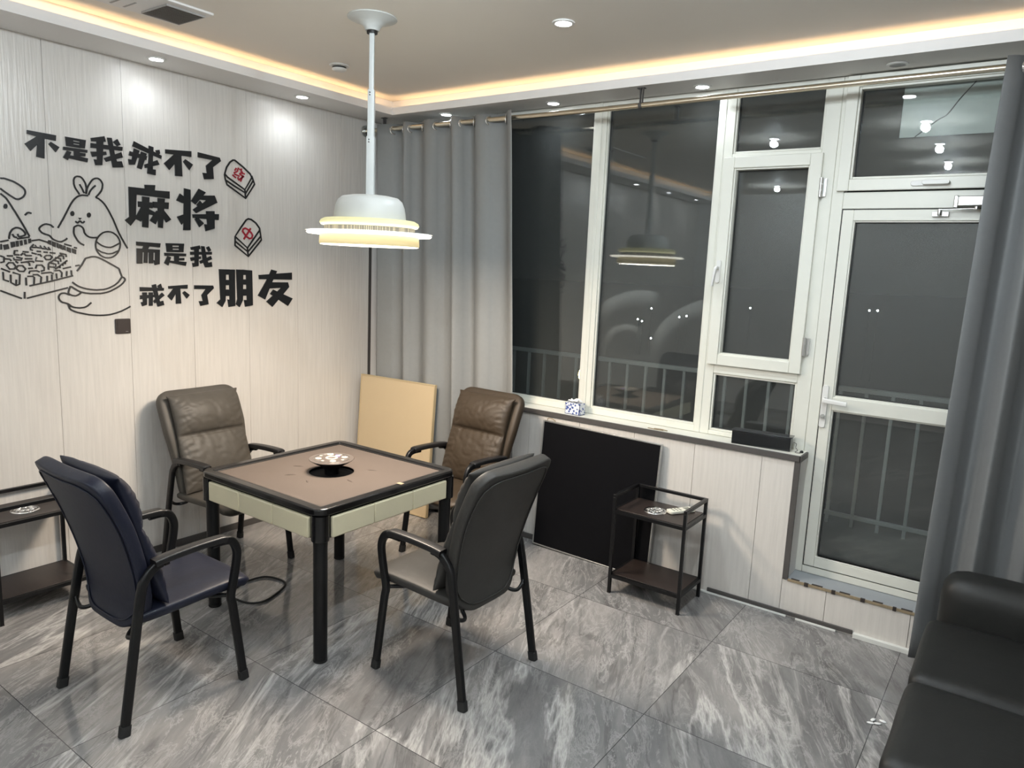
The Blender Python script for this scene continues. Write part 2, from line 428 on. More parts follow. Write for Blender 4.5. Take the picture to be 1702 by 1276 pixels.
def slab(mapf, hw, front, back, nu=22, nv=28, n=4.0, m=4.0, wr=None):
    """Upholstered slab. mapf(u,t,w)->point, hw(t) half width, front/back(s,t) thickness."""
    bm = NB(); ss = [math.sin(PI / 2 * (2 * i / nu - 1)) for i in range(nu + 1)]; vv = [math.sin(PI / 2 * (2 * j / nv - 1)) for j in range(nv + 1)]
    G = [[], []]
    for v in vv:
        t = (v + 1) / 2; ra, rb = [], []
        for s in ss:
            e = max(0.0, 1 - abs(s) ** n) ** (1 / n) * max(0.0, 1 - abs(v) ** m) ** (1 / m)
            u = s * hw(t)
            w = wr(s, t) * e if wr else 0
            ra.append(bm.verts.new(mapf(u, t, front(s, t) * e + w)))
            rb.append(bm.verts.new(mapf(u, t, -back(s, t) * e)))
        G[0].append(ra); G[1].append(rb)
    for k, g in enumerate(G):
        for j in range(nv):
            for i in range(nu):
                q = (g[j][i], g[j][i + 1], g[j + 1][i + 1], g[j + 1][i])
                bm.faces.new(q if k == 0 else q[::-1])
    bmesh.ops.remove_doubles(bm, verts=bm.verts, dist=1e-5)
    bmesh.ops.dissolve_degenerate(bm, edges=bm.edges, dist=1e-6)
    return bm
def curve_map(P):
    """polyline of (a,b) -> function t -> (point, tangent)"""
    P = [Vector((p[0], p[1], 0)) for p in smooth_path([(a, b, 0) for a, b in P], 8)]
    Ls = [0]
    for a, b in zip(P, P[1:]): Ls.append(Ls[-1] + (b - a).length)
    def f(t):
        d = t * Ls[-1]
        for i in range(len(P) - 1):
            if d <= Ls[i + 1] or i == len(P) - 2:
                k = (d - Ls[i]) / (Ls[i + 1] - Ls[i]); p = P[i].lerp(P[i + 1], k)
                a = (P[i + 1] - P[max(i - 1, 0)]).normalized(); b = (P[min(i + 2, len(P) - 1)] - P[i]).normalized()
                return p, a.lerp(b, k).normalized()
    return f, Ls[-1]

# outlines on the left wall, (y, z) in metres
CH=[['bu_top',[[[-2.37,2.44],[-2.234,2.436],[-2.237,2.407],[-2.29,2.411],[-2.295,2.411],[-2.371,2.421]],[[-2.327,2.416],[-2.291,2.415],[-2.324,2.377],[-2.359,2.339],[-2.384,2.371]],[[-2.324,2.418],[-2.29,2.417],[-2.296,2.31],[-2.334,2.314],[-2.325,2.377]],[[-2.262,2.399],[-2.221,2.378],[-2.24,2.35],[-2.273,2.386]]]],['shi_top',[[[-2.19,2.437],[-2.152,2.436],[-2.151,2.391],[-2.187,2.39]],[[-2.115,2.435],[-2.087,2.435],[-2.094,2.391],[-2.122,2.39]],[[-2.19,2.437],[-2.087,2.435],[-2.089,2.422],[-2.156,2.425],[-2.189,2.424]],[[-2.155,2.419],[-2.115,2.418],[-2.116,2.409],[-2.156,2.409]],[[-2.157,2.404],[-2.117,2.403],[-2.119,2.389],[-2.187,2.39],[-2.185,2.398]],[[-2.202,2.384],[-2.081,2.385],[-2.083,2.37],[-2.204,2.368]],[[-2.151,2.371],[-2.122,2.372],[-2.125,2.337],[-2.152,2.34]],[[-2.124,2.364],[-2.092,2.366],[-2.094,2.349],[-2.125,2.347]],[[-2.185,2.366],[-2.164,2.362],[-2.183,2.318],[-2.206,2.329]],[[-2.176,2.344],[-2.125,2.345],[-2.081,2.341],[-2.085,2.32],[-2.18,2.329]]]],['wo_top',[[[-2.061,2.451],[-1.989,2.472],[-1.982,2.443],[-1.999,2.44],[-2.059,2.434]],[[-2.032,2.445],[-1.995,2.451],[-2.001,2.376],[-2.007,2.316],[-2.043,2.311],[-2.05,2.341],[-2.033,2.341]],[[-2.062,2.424],[-1.892,2.429],[-1.895,2.408],[-2.064,2.399]],[[-2.065,2.379],[-1.984,2.391],[-1.981,2.374],[-2.058,2.352]],[[-1.974,2.467],[-1.95,2.469],[-1.938,2.389],[-1.927,2.346],[-1.901,2.351],[-1.892,2.319],[-1.951,2.311],[-1.961,2.375]],[[-1.901,2.4],[-1.893,2.373],[-1.985,2.336],[-1.996,2.355]],[[-1.92,2.468],[-1.903,2.439],[-1.922,2.429],[-1.944,2.449]]]],['jie_top',[[[-1.827,2.471],[-1.667,2.414],[-1.671,2.395],[-1.838,2.442]],[[-1.853,2.413],[-1.754,2.399],[-1.76,2.377],[-1.859,2.389]],[[-1.829,2.431],[-1.797,2.424],[-1.827,2.342],[-1.859,2.338],[-1.863,2.368],[-1.843,2.368]],[[-1.788,2.42],[-1.756,2.413],[-1.789,2.321],[-1.815,2.327]],[[-1.742,2.46],[-1.715,2.455],[-1.721,2.392],[-1.724,2.33],[-1.706,2.33],[-1.708,2.298],[-1.757,2.302],[-1.746,2.389]],[[-1.695,2.386],[-1.683,2.362],[-1.769,2.331],[-1.772,2.35]],[[-1.703,2.44],[-1.68,2.446],[-1.677,2.425],[-1.696,2.412]]]],['bu_top2',[[[-1.644,2.454],[-1.481,2.467],[-1.482,2.433],[-1.644,2.431]],[[-1.592,2.432],[-1.542,2.432],[-1.586,2.382],[-1.623,2.339],[-1.655,2.373]],[[-1.587,2.438],[-1.546,2.436],[-1.543,2.312],[-1.588,2.31]],[[-1.521,2.415],[-1.473,2.39],[-1.497,2.355],[-1.535,2.399]]]],['le_top',[[[-1.438,2.468],[-1.292,2.456],[-1.284,2.436],[-1.34,2.392],[-1.336,2.321],[-1.4,2.312],[-1.41,2.35],[-1.381,2.351],[-1.386,2.396],[-1.342,2.435],[-1.439,2.438]]]],['ma',[[[-1.868,2.216],[-1.773,2.216],[-1.775,2.237],[-1.712,2.242],[-1.716,2.212],[-1.626,2.215],[-1.627,2.173],[-1.824,2.177],[-1.832,2.062],[-1.824,2.051],[-1.864,1.999],[-1.896,2.028],[-1.87,2.049]],[[-1.792,2.17],[-1.749,2.169],[-1.762,1.994],[-1.797,1.997]],[[-1.817,2.14],[-1.73,2.141],[-1.732,2.108],[-1.817,2.109]],[[-1.797,2.115],[-1.77,2.11],[-1.804,2.026],[-1.839,2.042]],[[-1.755,2.102],[-1.718,2.086],[-1.726,2.068],[-1.759,2.073]],[[-1.7,2.17],[-1.657,2.17],[-1.675,1.998],[-1.703,2.001]],[[-1.73,2.146],[-1.633,2.15],[-1.637,2.112],[-1.727,2.112]],[[-1.71,2.096],[-1.679,2.094],[-1.718,2.017],[-1.752,2.037]],[[-1.669,2.107],[-1.622,2.052],[-1.653,2.032],[-1.685,2.084]]]],['jiang',[[[-1.562,2.21],[-1.528,2.19],[-1.529,2.155],[-1.548,2.155],[-1.585,2.167]],[[-1.534,2.244],[-1.493,2.239],[-1.5,1.997],[-1.546,1.995]],[[-1.536,2.091],[-1.532,2.056],[-1.557,2.026],[-1.584,2.072]],[[-1.439,2.251],[-1.392,2.234],[-1.463,2.154],[-1.491,2.173]],[[-1.416,2.213],[-1.333,2.221],[-1.315,2.179],[-1.46,2.103],[-1.482,2.122],[-1.449,2.145],[-1.456,2.153],[-1.433,2.18],[-1.417,2.165],[-1.389,2.187],[-1.431,2.186]],[[-1.484,2.094],[-1.306,2.11],[-1.309,2.072],[-1.482,2.073]],[[-1.393,2.121],[-1.336,2.125],[-1.338,2.018],[-1.4,1.998],[-1.407,2.04],[-1.387,2.04]],[[-1.451,2.078],[-1.41,2.045],[-1.441,2.019],[-1.471,2.066]]]],['er',[[[-1.836,1.911],[-1.692,1.908],[-1.696,1.884],[-1.836,1.889]],[[-1.793,1.891],[-1.76,1.887],[-1.772,1.865],[-1.805,1.863]],[[-1.834,1.873],[-1.699,1.871],[-1.7,1.852],[-1.835,1.852]],[[-1.834,1.869],[-1.801,1.867],[-1.805,1.786],[-1.837,1.785]],[[-1.791,1.857],[-1.77,1.856],[-1.775,1.79],[-1.796,1.791]],[[-1.763,1.857],[-1.737,1.856],[-1.741,1.789],[-1.765,1.789]],[[-1.726,1.858],[-1.698,1.871],[-1.702,1.786],[-1.731,1.779],[-1.737,1.808],[-1.728,1.806]]]],['shi_mid',[[[-1.659,1.911],[-1.62,1.912],[-1.618,1.86],[-1.655,1.859]],[[-1.575,1.913],[-1.545,1.914],[-1.55,1.862],[-1.578,1.862]],[[-1.659,1.911],[-1.545,1.914],[-1.545,1.902],[-1.659,1.898]],[[-1.627,1.89],[-1.571,1.892],[-1.572,1.883],[-1.628,1.882]],[[-1.628,1.873],[-1.572,1.875],[-1.572,1.861],[-1.628,1.86]],[[-1.67,1.854],[-1.533,1.854],[-1.535,1.838],[-1.669,1.836]],[[-1.609,1.84],[-1.579,1.84],[-1.582,1.802],[-1.61,1.806]],[[-1.583,1.825],[-1.546,1.828],[-1.546,1.813],[-1.583,1.811]],[[-1.651,1.835],[-1.63,1.829],[-1.649,1.779],[-1.673,1.793]],[[-1.637,1.809],[-1.532,1.804],[-1.538,1.78],[-1.641,1.797]]]],['wo_mid',[[[-1.503,1.894],[-1.442,1.908],[-1.436,1.887],[-1.456,1.882],[-1.499,1.878]],[[-1.478,1.888],[-1.448,1.89],[-1.453,1.781],[-1.489,1.774],[-1.494,1.798],[-1.478,1.8]],[[-1.505,1.867],[-1.36,1.872],[-1.361,1.855],[-1.505,1.848]],[[-1.506,1.832],[-1.436,1.841],[-1.435,1.827],[-1.501,1.81]],[[-1.432,1.905],[-1.41,1.904],[-1.398,1.837],[-1.387,1.803],[-1.364,1.809],[-1.36,1.779],[-1.408,1.774],[-1.423,1.811]],[[-1.368,1.846],[-1.361,1.826],[-1.439,1.796],[-1.446,1.812]],[[-1.38,1.906],[-1.365,1.881],[-1.383,1.872],[-1.398,1.897]]]],['jie_low',[[[-1.825,1.65],[-1.68,1.645],[-1.682,1.629],[-1.824,1.626]],[[-1.825,1.602],[-1.739,1.605],[-1.739,1.591],[-1.825,1.579]],[[-1.811,1.619],[-1.785,1.619],[-1.787,1.546],[-1.814,1.538],[-1.822,1.56],[-1.808,1.564]],[[-1.772,1.619],[-1.749,1.619],[-1.753,1.54],[-1.774,1.54]],[[-1.753,1.662],[-1.729,1.668],[-1.717,1.606],[-1.708,1.564],[-1.688,1.569],[-1.682,1.543],[-1.722,1.534],[-1.741,1.607]],[[-1.693,1.617],[-1.678,1.601],[-1.739,1.554],[-1.747,1.568]],[[-1.699,1.67],[-1.691,1.645],[-1.709,1.638],[-1.719,1.657]]]],['bu_low',[[[-1.652,1.656],[-1.529,1.665],[-1.53,1.641],[-1.651,1.64]],[[-1.617,1.645],[-1.587,1.642],[-1.634,1.57],[-1.659,1.596]],[[-1.605,1.645],[-1.578,1.645],[-1.574,1.551],[-1.607,1.549]],[[-1.549,1.626],[-1.517,1.602],[-1.537,1.58],[-1.563,1.615]]]],['le_low',[[[-1.484,1.662],[-1.357,1.661],[-1.352,1.644],[-1.4,1.601],[-1.391,1.543],[-1.446,1.533],[-1.456,1.563],[-1.429,1.564],[-1.438,1.601],[-1.407,1.638],[-1.485,1.639]]]],['peng',[[[-1.313,1.765],[-1.264,1.765],[-1.271,1.563],[-1.295,1.523],[-1.334,1.55],[-1.307,1.573]],[[-1.242,1.764],[-1.199,1.765],[-1.201,1.529],[-1.249,1.523],[-1.256,1.572],[-1.241,1.57]],[[-1.268,1.765],[-1.238,1.765],[-1.24,1.731],[-1.268,1.731]],[[-1.269,1.698],[-1.24,1.698],[-1.239,1.664],[-1.27,1.664]],[[-1.271,1.636],[-1.238,1.636],[-1.239,1.594],[-1.271,1.594]],[[-1.189,1.766],[-1.138,1.765],[-1.144,1.566],[-1.169,1.52],[-1.196,1.54],[-1.184,1.574]],[[-1.117,1.764],[-1.071,1.762],[-1.069,1.531],[-1.127,1.522],[-1.135,1.567],[-1.113,1.567]],[[-1.142,1.766],[-1.112,1.764],[-1.114,1.731],[-1.142,1.731]],[[-1.143,1.702],[-1.113,1.703],[-1.113,1.668],[-1.144,1.668]],[[-1.144,1.639],[-1.11,1.639],[-1.111,1.596],[-1.145,1.595]]]],['you',[[[-1.02,1.733],[-.751,1.754],[-.751,1.705],[-1.018,1.705]],[[-.919,1.771],[-.874,1.762],[-.913,1.69],[-.972,1.568],[-1.028,1.595],[-.949,1.713]],[[-.931,1.685],[-.785,1.686],[-.775,1.654],[-.823,1.605],[-.915,1.517],[-.963,1.554],[-.853,1.637],[-.842,1.648],[-.95,1.642]],[[-.906,1.635],[-.746,1.573],[-.786,1.521],[-.932,1.606]]]]]
RAB=[[0,[[-2.088,2.144],[-2.094,2.144],[-2.103,2.144],[-2.112,2.144],[-2.121,2.143],[-2.129,2.14],[-2.137,2.137],[-2.145,2.132],[-2.152,2.126],[-2.159,2.119],[-2.166,2.11],[-2.173,2.1],[-2.179,2.09],[-2.185,2.079],[-2.191,2.068],[-2.197,2.056],[-2.203,2.044],[-2.21,2.031],[-2.217,2.017],[-2.224,2.004],[-2.231,1.993],[-2.236,1.983],[-2.242,1.973],[-2.246,1.966],[-2.249,1.96]]],[0,[[-2.049,2.139],[-2.044,2.137],[-2.038,2.135],[-2.032,2.132],[-2.025,2.127],[-2.017,2.121],[-2.01,2.114],[-2.002,2.105],[-1.994,2.093],[-1.986,2.079],[-1.977,2.062],[-1.969,2.045],[-1.96,2.027],[-1.953,2.009],[-1.946,1.991],[-1.939,1.973],[-1.931,1.953],[-1.92,1.931],[-1.907,1.907],[-1.895,1.885],[-1.886,1.87]]],[0,[[-2.27,1.961],[-2.272,1.964],[-2.276,1.967],[-2.28,1.971],[-2.285,1.973],[-2.291,1.975],[-2.297,1.976],[-2.304,1.977],[-2.31,1.976],[-2.315,1.974],[-2.321,1.971],[-2.326,1.967],[-2.33,1.964],[-2.334,1.96],[-2.337,1.956],[-2.339,1.952],[-2.339,1.948],[-2.338,1.943],[-2.334,1.938],[-2.33,1.933],[-2.324,1.929],[-2.317,1.926],[-2.308,1.923],[-2.3,1.921],[-2.292,1.918],[-2.288,1.914],[-2.285,1.91],[-2.281,1.905],[-2.277,1.901],[-2.27,1.897],[-2.261,1.893],[-2.252,1.89],[-2.244,1.889],[-2.237,1.889],[-2.23,1.892],[-2.224,1.895],[-2.219,1.898],[-2.214,1.901],[-2.21,1.904],[-2.208,1.907],[-2.205,1.909]]],[0,[[-2.168,1.97],[-2.169,1.965],[-2.17,1.956],[-2.171,1.947],[-2.171,1.939],[-2.169,1.931],[-2.166,1.922],[-2.162,1.915],[-2.158,1.908],[-2.155,1.902],[-2.151,1.897],[-2.147,1.892],[-2.142,1.888],[-2.137,1.884],[-2.13,1.881],[-2.125,1.878],[-2.121,1.876]]],[0,[[-2.168,1.97],[-2.164,1.973],[-2.159,1.976],[-2.152,1.98],[-2.146,1.981],[-2.14,1.98],[-2.134,1.978],[-2.128,1.974],[-2.123,1.969],[-2.12,1.962],[-2.118,1.954],[-2.117,1.945],[-2.113,1.938],[-2.108,1.932],[-2.102,1.927],[-2.095,1.923],[-2.088,1.921],[-2.079,1.92],[-2.068,1.92],[-2.059,1.921],[-2.052,1.922]]],[0,[[-2.16,2.002],[-2.158,2],[-2.155,1.998],[-2.152,1.995],[-2.149,1.994],[-2.146,1.996],[-2.143,2],[-2.14,2.003],[-2.136,2.005],[-2.133,2.004],[-2.131,2.001],[-2.128,1.997],[-2.125,1.996],[-2.121,1.997],[-2.118,2],[-2.115,2.003],[-2.112,2.005]]],[0,[[-2.192,1.675],[-2.185,1.67],[-2.175,1.662],[-2.163,1.654],[-2.149,1.648],[-2.135,1.643],[-2.118,1.639],[-2.101,1.636],[-2.083,1.634],[-2.066,1.633],[-2.048,1.634],[-2.031,1.635],[-2.014,1.639],[-1.999,1.644],[-1.984,1.651],[-1.969,1.659],[-1.957,1.668],[-1.946,1.677],[-1.937,1.689],[-1.93,1.699],[-1.924,1.706]]],[0,[[-2.199,1.652],[-2.191,1.646],[-2.179,1.638],[-2.165,1.629],[-2.151,1.622],[-2.136,1.618],[-2.119,1.615],[-2.102,1.613],[-2.084,1.613],[-2.066,1.613],[-2.048,1.613],[-2.029,1.616],[-2.011,1.62],[-1.993,1.626],[-1.975,1.635],[-1.958,1.644],[-1.943,1.653],[-1.931,1.662],[-1.921,1.671],[-1.914,1.68],[-1.908,1.687],[-1.907,1.692],[-1.908,1.696],[-1.91,1.699],[-1.913,1.702],[-1.915,1.704],[-1.919,1.705],[-1.922,1.706],[-1.924,1.706]]],[0,[[-2.208,1.606],[-2.213,1.608],[-2.219,1.611],[-2.227,1.614],[-2.233,1.616],[-2.239,1.616],[-2.245,1.615],[-2.25,1.614],[-2.255,1.611],[-2.258,1.608],[-2.261,1.603],[-2.263,1.598],[-2.264,1.593],[-2.263,1.587],[-2.261,1.581],[-2.257,1.575],[-2.252,1.57],[-2.245,1.566],[-2.236,1.564],[-2.227,1.561],[-2.219,1.558],[-2.213,1.554],[-2.209,1.55],[-2.204,1.545],[-2.198,1.542],[-2.191,1.539],[-2.182,1.537],[-2.173,1.536],[-2.164,1.535],[-2.155,1.535],[-2.146,1.536],[-2.137,1.537],[-2.128,1.54],[-2.119,1.545],[-2.111,1.552],[-2.103,1.559],[-2.098,1.563]]],[0,[[-2.219,1.556],[-2.217,1.55],[-2.215,1.542],[-2.212,1.533],[-2.206,1.526],[-2.196,1.52],[-2.185,1.515],[-2.172,1.51],[-2.156,1.506],[-2.139,1.502],[-2.118,1.497],[-2.097,1.494],[-2.076,1.492],[-2.056,1.491],[-2.036,1.491],[-2.016,1.492],[-1.998,1.494],[-1.98,1.498],[-1.965,1.502],[-1.95,1.507],[-1.935,1.512],[-1.92,1.519],[-1.905,1.526],[-1.892,1.533],[-1.883,1.538]]],[0,[[-2.201,1.654],[-2.204,1.647],[-2.209,1.636],[-2.213,1.624],[-2.214,1.616],[-2.21,1.61],[-2.202,1.606],[-2.194,1.603],[-2.187,1.602],[-2.181,1.601],[-2.175,1.602],[-2.17,1.604],[-2.165,1.606],[-2.16,1.609],[-2.155,1.613],[-2.151,1.617],[-2.149,1.62]]],[0,[[-2.118,1.805],[-2.121,1.799],[-2.127,1.789],[-2.133,1.778],[-2.139,1.768],[-2.146,1.759],[-2.153,1.749],[-2.16,1.741],[-2.165,1.735]]],[0,[[-1.939,1.754],[-1.936,1.744],[-1.932,1.73],[-1.927,1.716],[-1.924,1.706]]],[0,[[-2.118,1.805],[-2.11,1.808],[-2.099,1.811],[-2.087,1.815],[-2.075,1.816],[-2.065,1.816],[-2.055,1.814],[-2.044,1.81],[-2.03,1.804],[-2.009,1.793],[-1.982,1.778],[-1.957,1.764],[-1.939,1.754]]]]
EAR=[[0,[[-2.132,2.146],[-2.136,2.153],[-2.142,2.162],[-2.149,2.172],[-2.154,2.182],[-2.156,2.19],[-2.158,2.198],[-2.158,2.205],[-2.158,2.212],[-2.158,2.218],[-2.156,2.224],[-2.154,2.229],[-2.151,2.233],[-2.148,2.236],[-2.144,2.238],[-2.14,2.24],[-2.136,2.24],[-2.131,2.24],[-2.126,2.24],[-2.121,2.238],[-2.117,2.235],[-2.112,2.23],[-2.108,2.224],[-2.104,2.217],[-2.1,2.21],[-2.098,2.203],[-2.097,2.197],[-2.096,2.19],[-2.095,2.183],[-2.096,2.175],[-2.097,2.166],[-2.098,2.158],[-2.099,2.152]]],[0,[[-2.129,2.2],[-2.127,2.196],[-2.124,2.19],[-2.12,2.183],[-2.117,2.177],[-2.114,2.171],[-2.112,2.164],[-2.109,2.159],[-2.107,2.155]]],[0,[[-2.097,2.152],[-2.096,2.158],[-2.094,2.168],[-2.092,2.179],[-2.088,2.189],[-2.083,2.199],[-2.077,2.209],[-2.071,2.219],[-2.065,2.227],[-2.059,2.233],[-2.053,2.237],[-2.047,2.24],[-2.042,2.241],[-2.036,2.242],[-2.03,2.241],[-2.024,2.238],[-2.02,2.235],[-2.016,2.23],[-2.013,2.225],[-2.01,2.218],[-2.009,2.211],[-2.01,2.203],[-2.011,2.194],[-2.014,2.185],[-2.018,2.176],[-2.025,2.166],[-2.034,2.155],[-2.043,2.145],[-2.049,2.139]]],[0,[[-2.046,2.202],[-2.051,2.198],[-2.058,2.192],[-2.065,2.184],[-2.071,2.177],[-2.076,2.169],[-2.08,2.161],[-2.083,2.154],[-2.086,2.148]]]]
RABF=[[[-2.163,2.043],[-2.164,2.038],[-2.165,2.034],[-2.168,2.031],[-2.171,2.029],[-2.174,2.028],[-2.177,2.029],[-2.18,2.03],[-2.182,2.033],[-2.183,2.037],[-2.184,2.041],[-2.183,2.045],[-2.181,2.049],[-2.179,2.052],[-2.176,2.054],[-2.173,2.055],[-2.169,2.055],[-2.167,2.053],[-2.165,2.05],[-2.163,2.047]],[[-2.078,2.041],[-2.079,2.037],[-2.081,2.033],[-2.083,2.03],[-2.086,2.028],[-2.089,2.027],[-2.093,2.027],[-2.096,2.029],[-2.098,2.032],[-2.099,2.035],[-2.099,2.04],[-2.099,2.044],[-2.097,2.048],[-2.094,2.051],[-2.091,2.053],[-2.088,2.054],[-2.085,2.054],[-2.082,2.052],[-2.08,2.049],[-2.078,2.046]],[[-2.145,2.022],[-2.126,2.022],[-2.137,2.01]]]
BALL=[[1,[[-1.926,1.888],[-1.929,1.872],[-1.935,1.856],[-1.943,1.842],[-1.955,1.829],[-1.968,1.82],[-1.982,1.814],[-1.998,1.812],[-2.012,1.813],[-2.026,1.818],[-2.038,1.826],[-2.048,1.837],[-2.056,1.851],[-2.06,1.866],[-2.061,1.882],[-2.058,1.898],[-2.053,1.913],[-2.044,1.927],[-2.033,1.939],[-2.02,1.949],[-2.006,1.955],[-1.991,1.958],[-1.976,1.957],[-1.962,1.952],[-1.95,1.944],[-1.939,1.933],[-1.932,1.92],[-1.927,1.905]]],[0,[[-2.057,1.9],[-2.052,1.896],[-2.045,1.89],[-2.036,1.884],[-2.027,1.879],[-2.017,1.875],[-2.005,1.872],[-1.993,1.871],[-1.981,1.871],[-1.967,1.876],[-1.952,1.884],[-1.938,1.892],[-1.928,1.898]]],[0,[[-2.057,1.859],[-2.051,1.855],[-2.043,1.85],[-2.034,1.845],[-2.024,1.841],[-2.014,1.839],[-2.004,1.836],[-1.993,1.835],[-1.983,1.836],[-1.97,1.839],[-1.957,1.845],[-1.946,1.851],[-1.937,1.854]]]]
DOG=[[0,[[-2.502,2.186],[-2.498,2.187],[-2.493,2.187],[-2.487,2.188],[-2.48,2.187],[-2.471,2.185],[-2.46,2.182],[-2.449,2.179],[-2.439,2.175],[-2.43,2.17],[-2.421,2.165],[-2.413,2.159],[-2.406,2.154],[-2.401,2.149],[-2.397,2.144],[-2.395,2.139],[-2.394,2.134],[-2.394,2.128],[-2.396,2.12],[-2.399,2.114],[-2.403,2.108],[-2.408,2.103],[-2.415,2.098],[-2.422,2.094],[-2.429,2.092],[-2.434,2.092],[-2.438,2.092],[-2.443,2.094],[-2.451,2.099],[-2.464,2.107],[-2.48,2.118],[-2.495,2.129],[-2.505,2.137]]],[0,[[-2.506,2.112],[-2.502,2.109],[-2.497,2.105],[-2.491,2.1],[-2.485,2.095],[-2.481,2.09],[-2.477,2.084],[-2.473,2.077],[-2.468,2.068],[-2.461,2.056],[-2.454,2.042],[-2.445,2.027],[-2.437,2.011],[-2.429,1.996],[-2.421,1.98],[-2.413,1.964],[-2.406,1.95],[-2.4,1.937],[-2.395,1.925],[-2.39,1.915],[-2.387,1.908]]],[0,[[-2.48,1.89],[-2.48,1.895],[-2.479,1.903],[-2.477,1.912],[-2.475,1.92],[-2.471,1.927],[-2.467,1.934],[-2.462,1.94],[-2.456,1.944],[-2.451,1.947],[-2.445,1.949],[-2.439,1.949],[-2.433,1.948],[-2.427,1.946],[-2.421,1.942],[-2.415,1.937],[-2.411,1.932],[-2.408,1.928],[-2.406,1.924],[-2.405,1.919],[-2.406,1.916],[-2.41,1.912],[-2.417,1.909],[-2.424,1.906],[-2.428,1.904]]],[0,[[-2.464,1.916],[-2.463,1.913],[-2.461,1.909],[-2.459,1.905],[-2.457,1.902],[-2.454,1.901],[-2.45,1.9],[-2.446,1.9],[-2.444,1.901]]],[0,[[-2.441,1.918],[-2.44,1.915],[-2.439,1.911],[-2.438,1.908],[-2.436,1.905],[-2.433,1.905],[-2.43,1.905],[-2.426,1.906],[-2.424,1.906]]],[0,[[-2.402,2.014],[-2.4,2.017],[-2.396,2.021],[-2.392,2.026],[-2.388,2.028],[-2.384,2.029],[-2.379,2.028],[-2.374,2.027],[-2.371,2.026]]]]
DOGF=[[[-2.478,2.052],[-2.479,2.048],[-2.48,2.045],[-2.482,2.042],[-2.485,2.04],[-2.488,2.039],[-2.49,2.039],[-2.493,2.041],[-2.495,2.043],[-2.496,2.047],[-2.496,2.05],[-2.495,2.054],[-2.494,2.058],[-2.492,2.061],[-2.489,2.063],[-2.486,2.064],[-2.483,2.064],[-2.481,2.062],[-2.479,2.059],[-2.478,2.056]]]
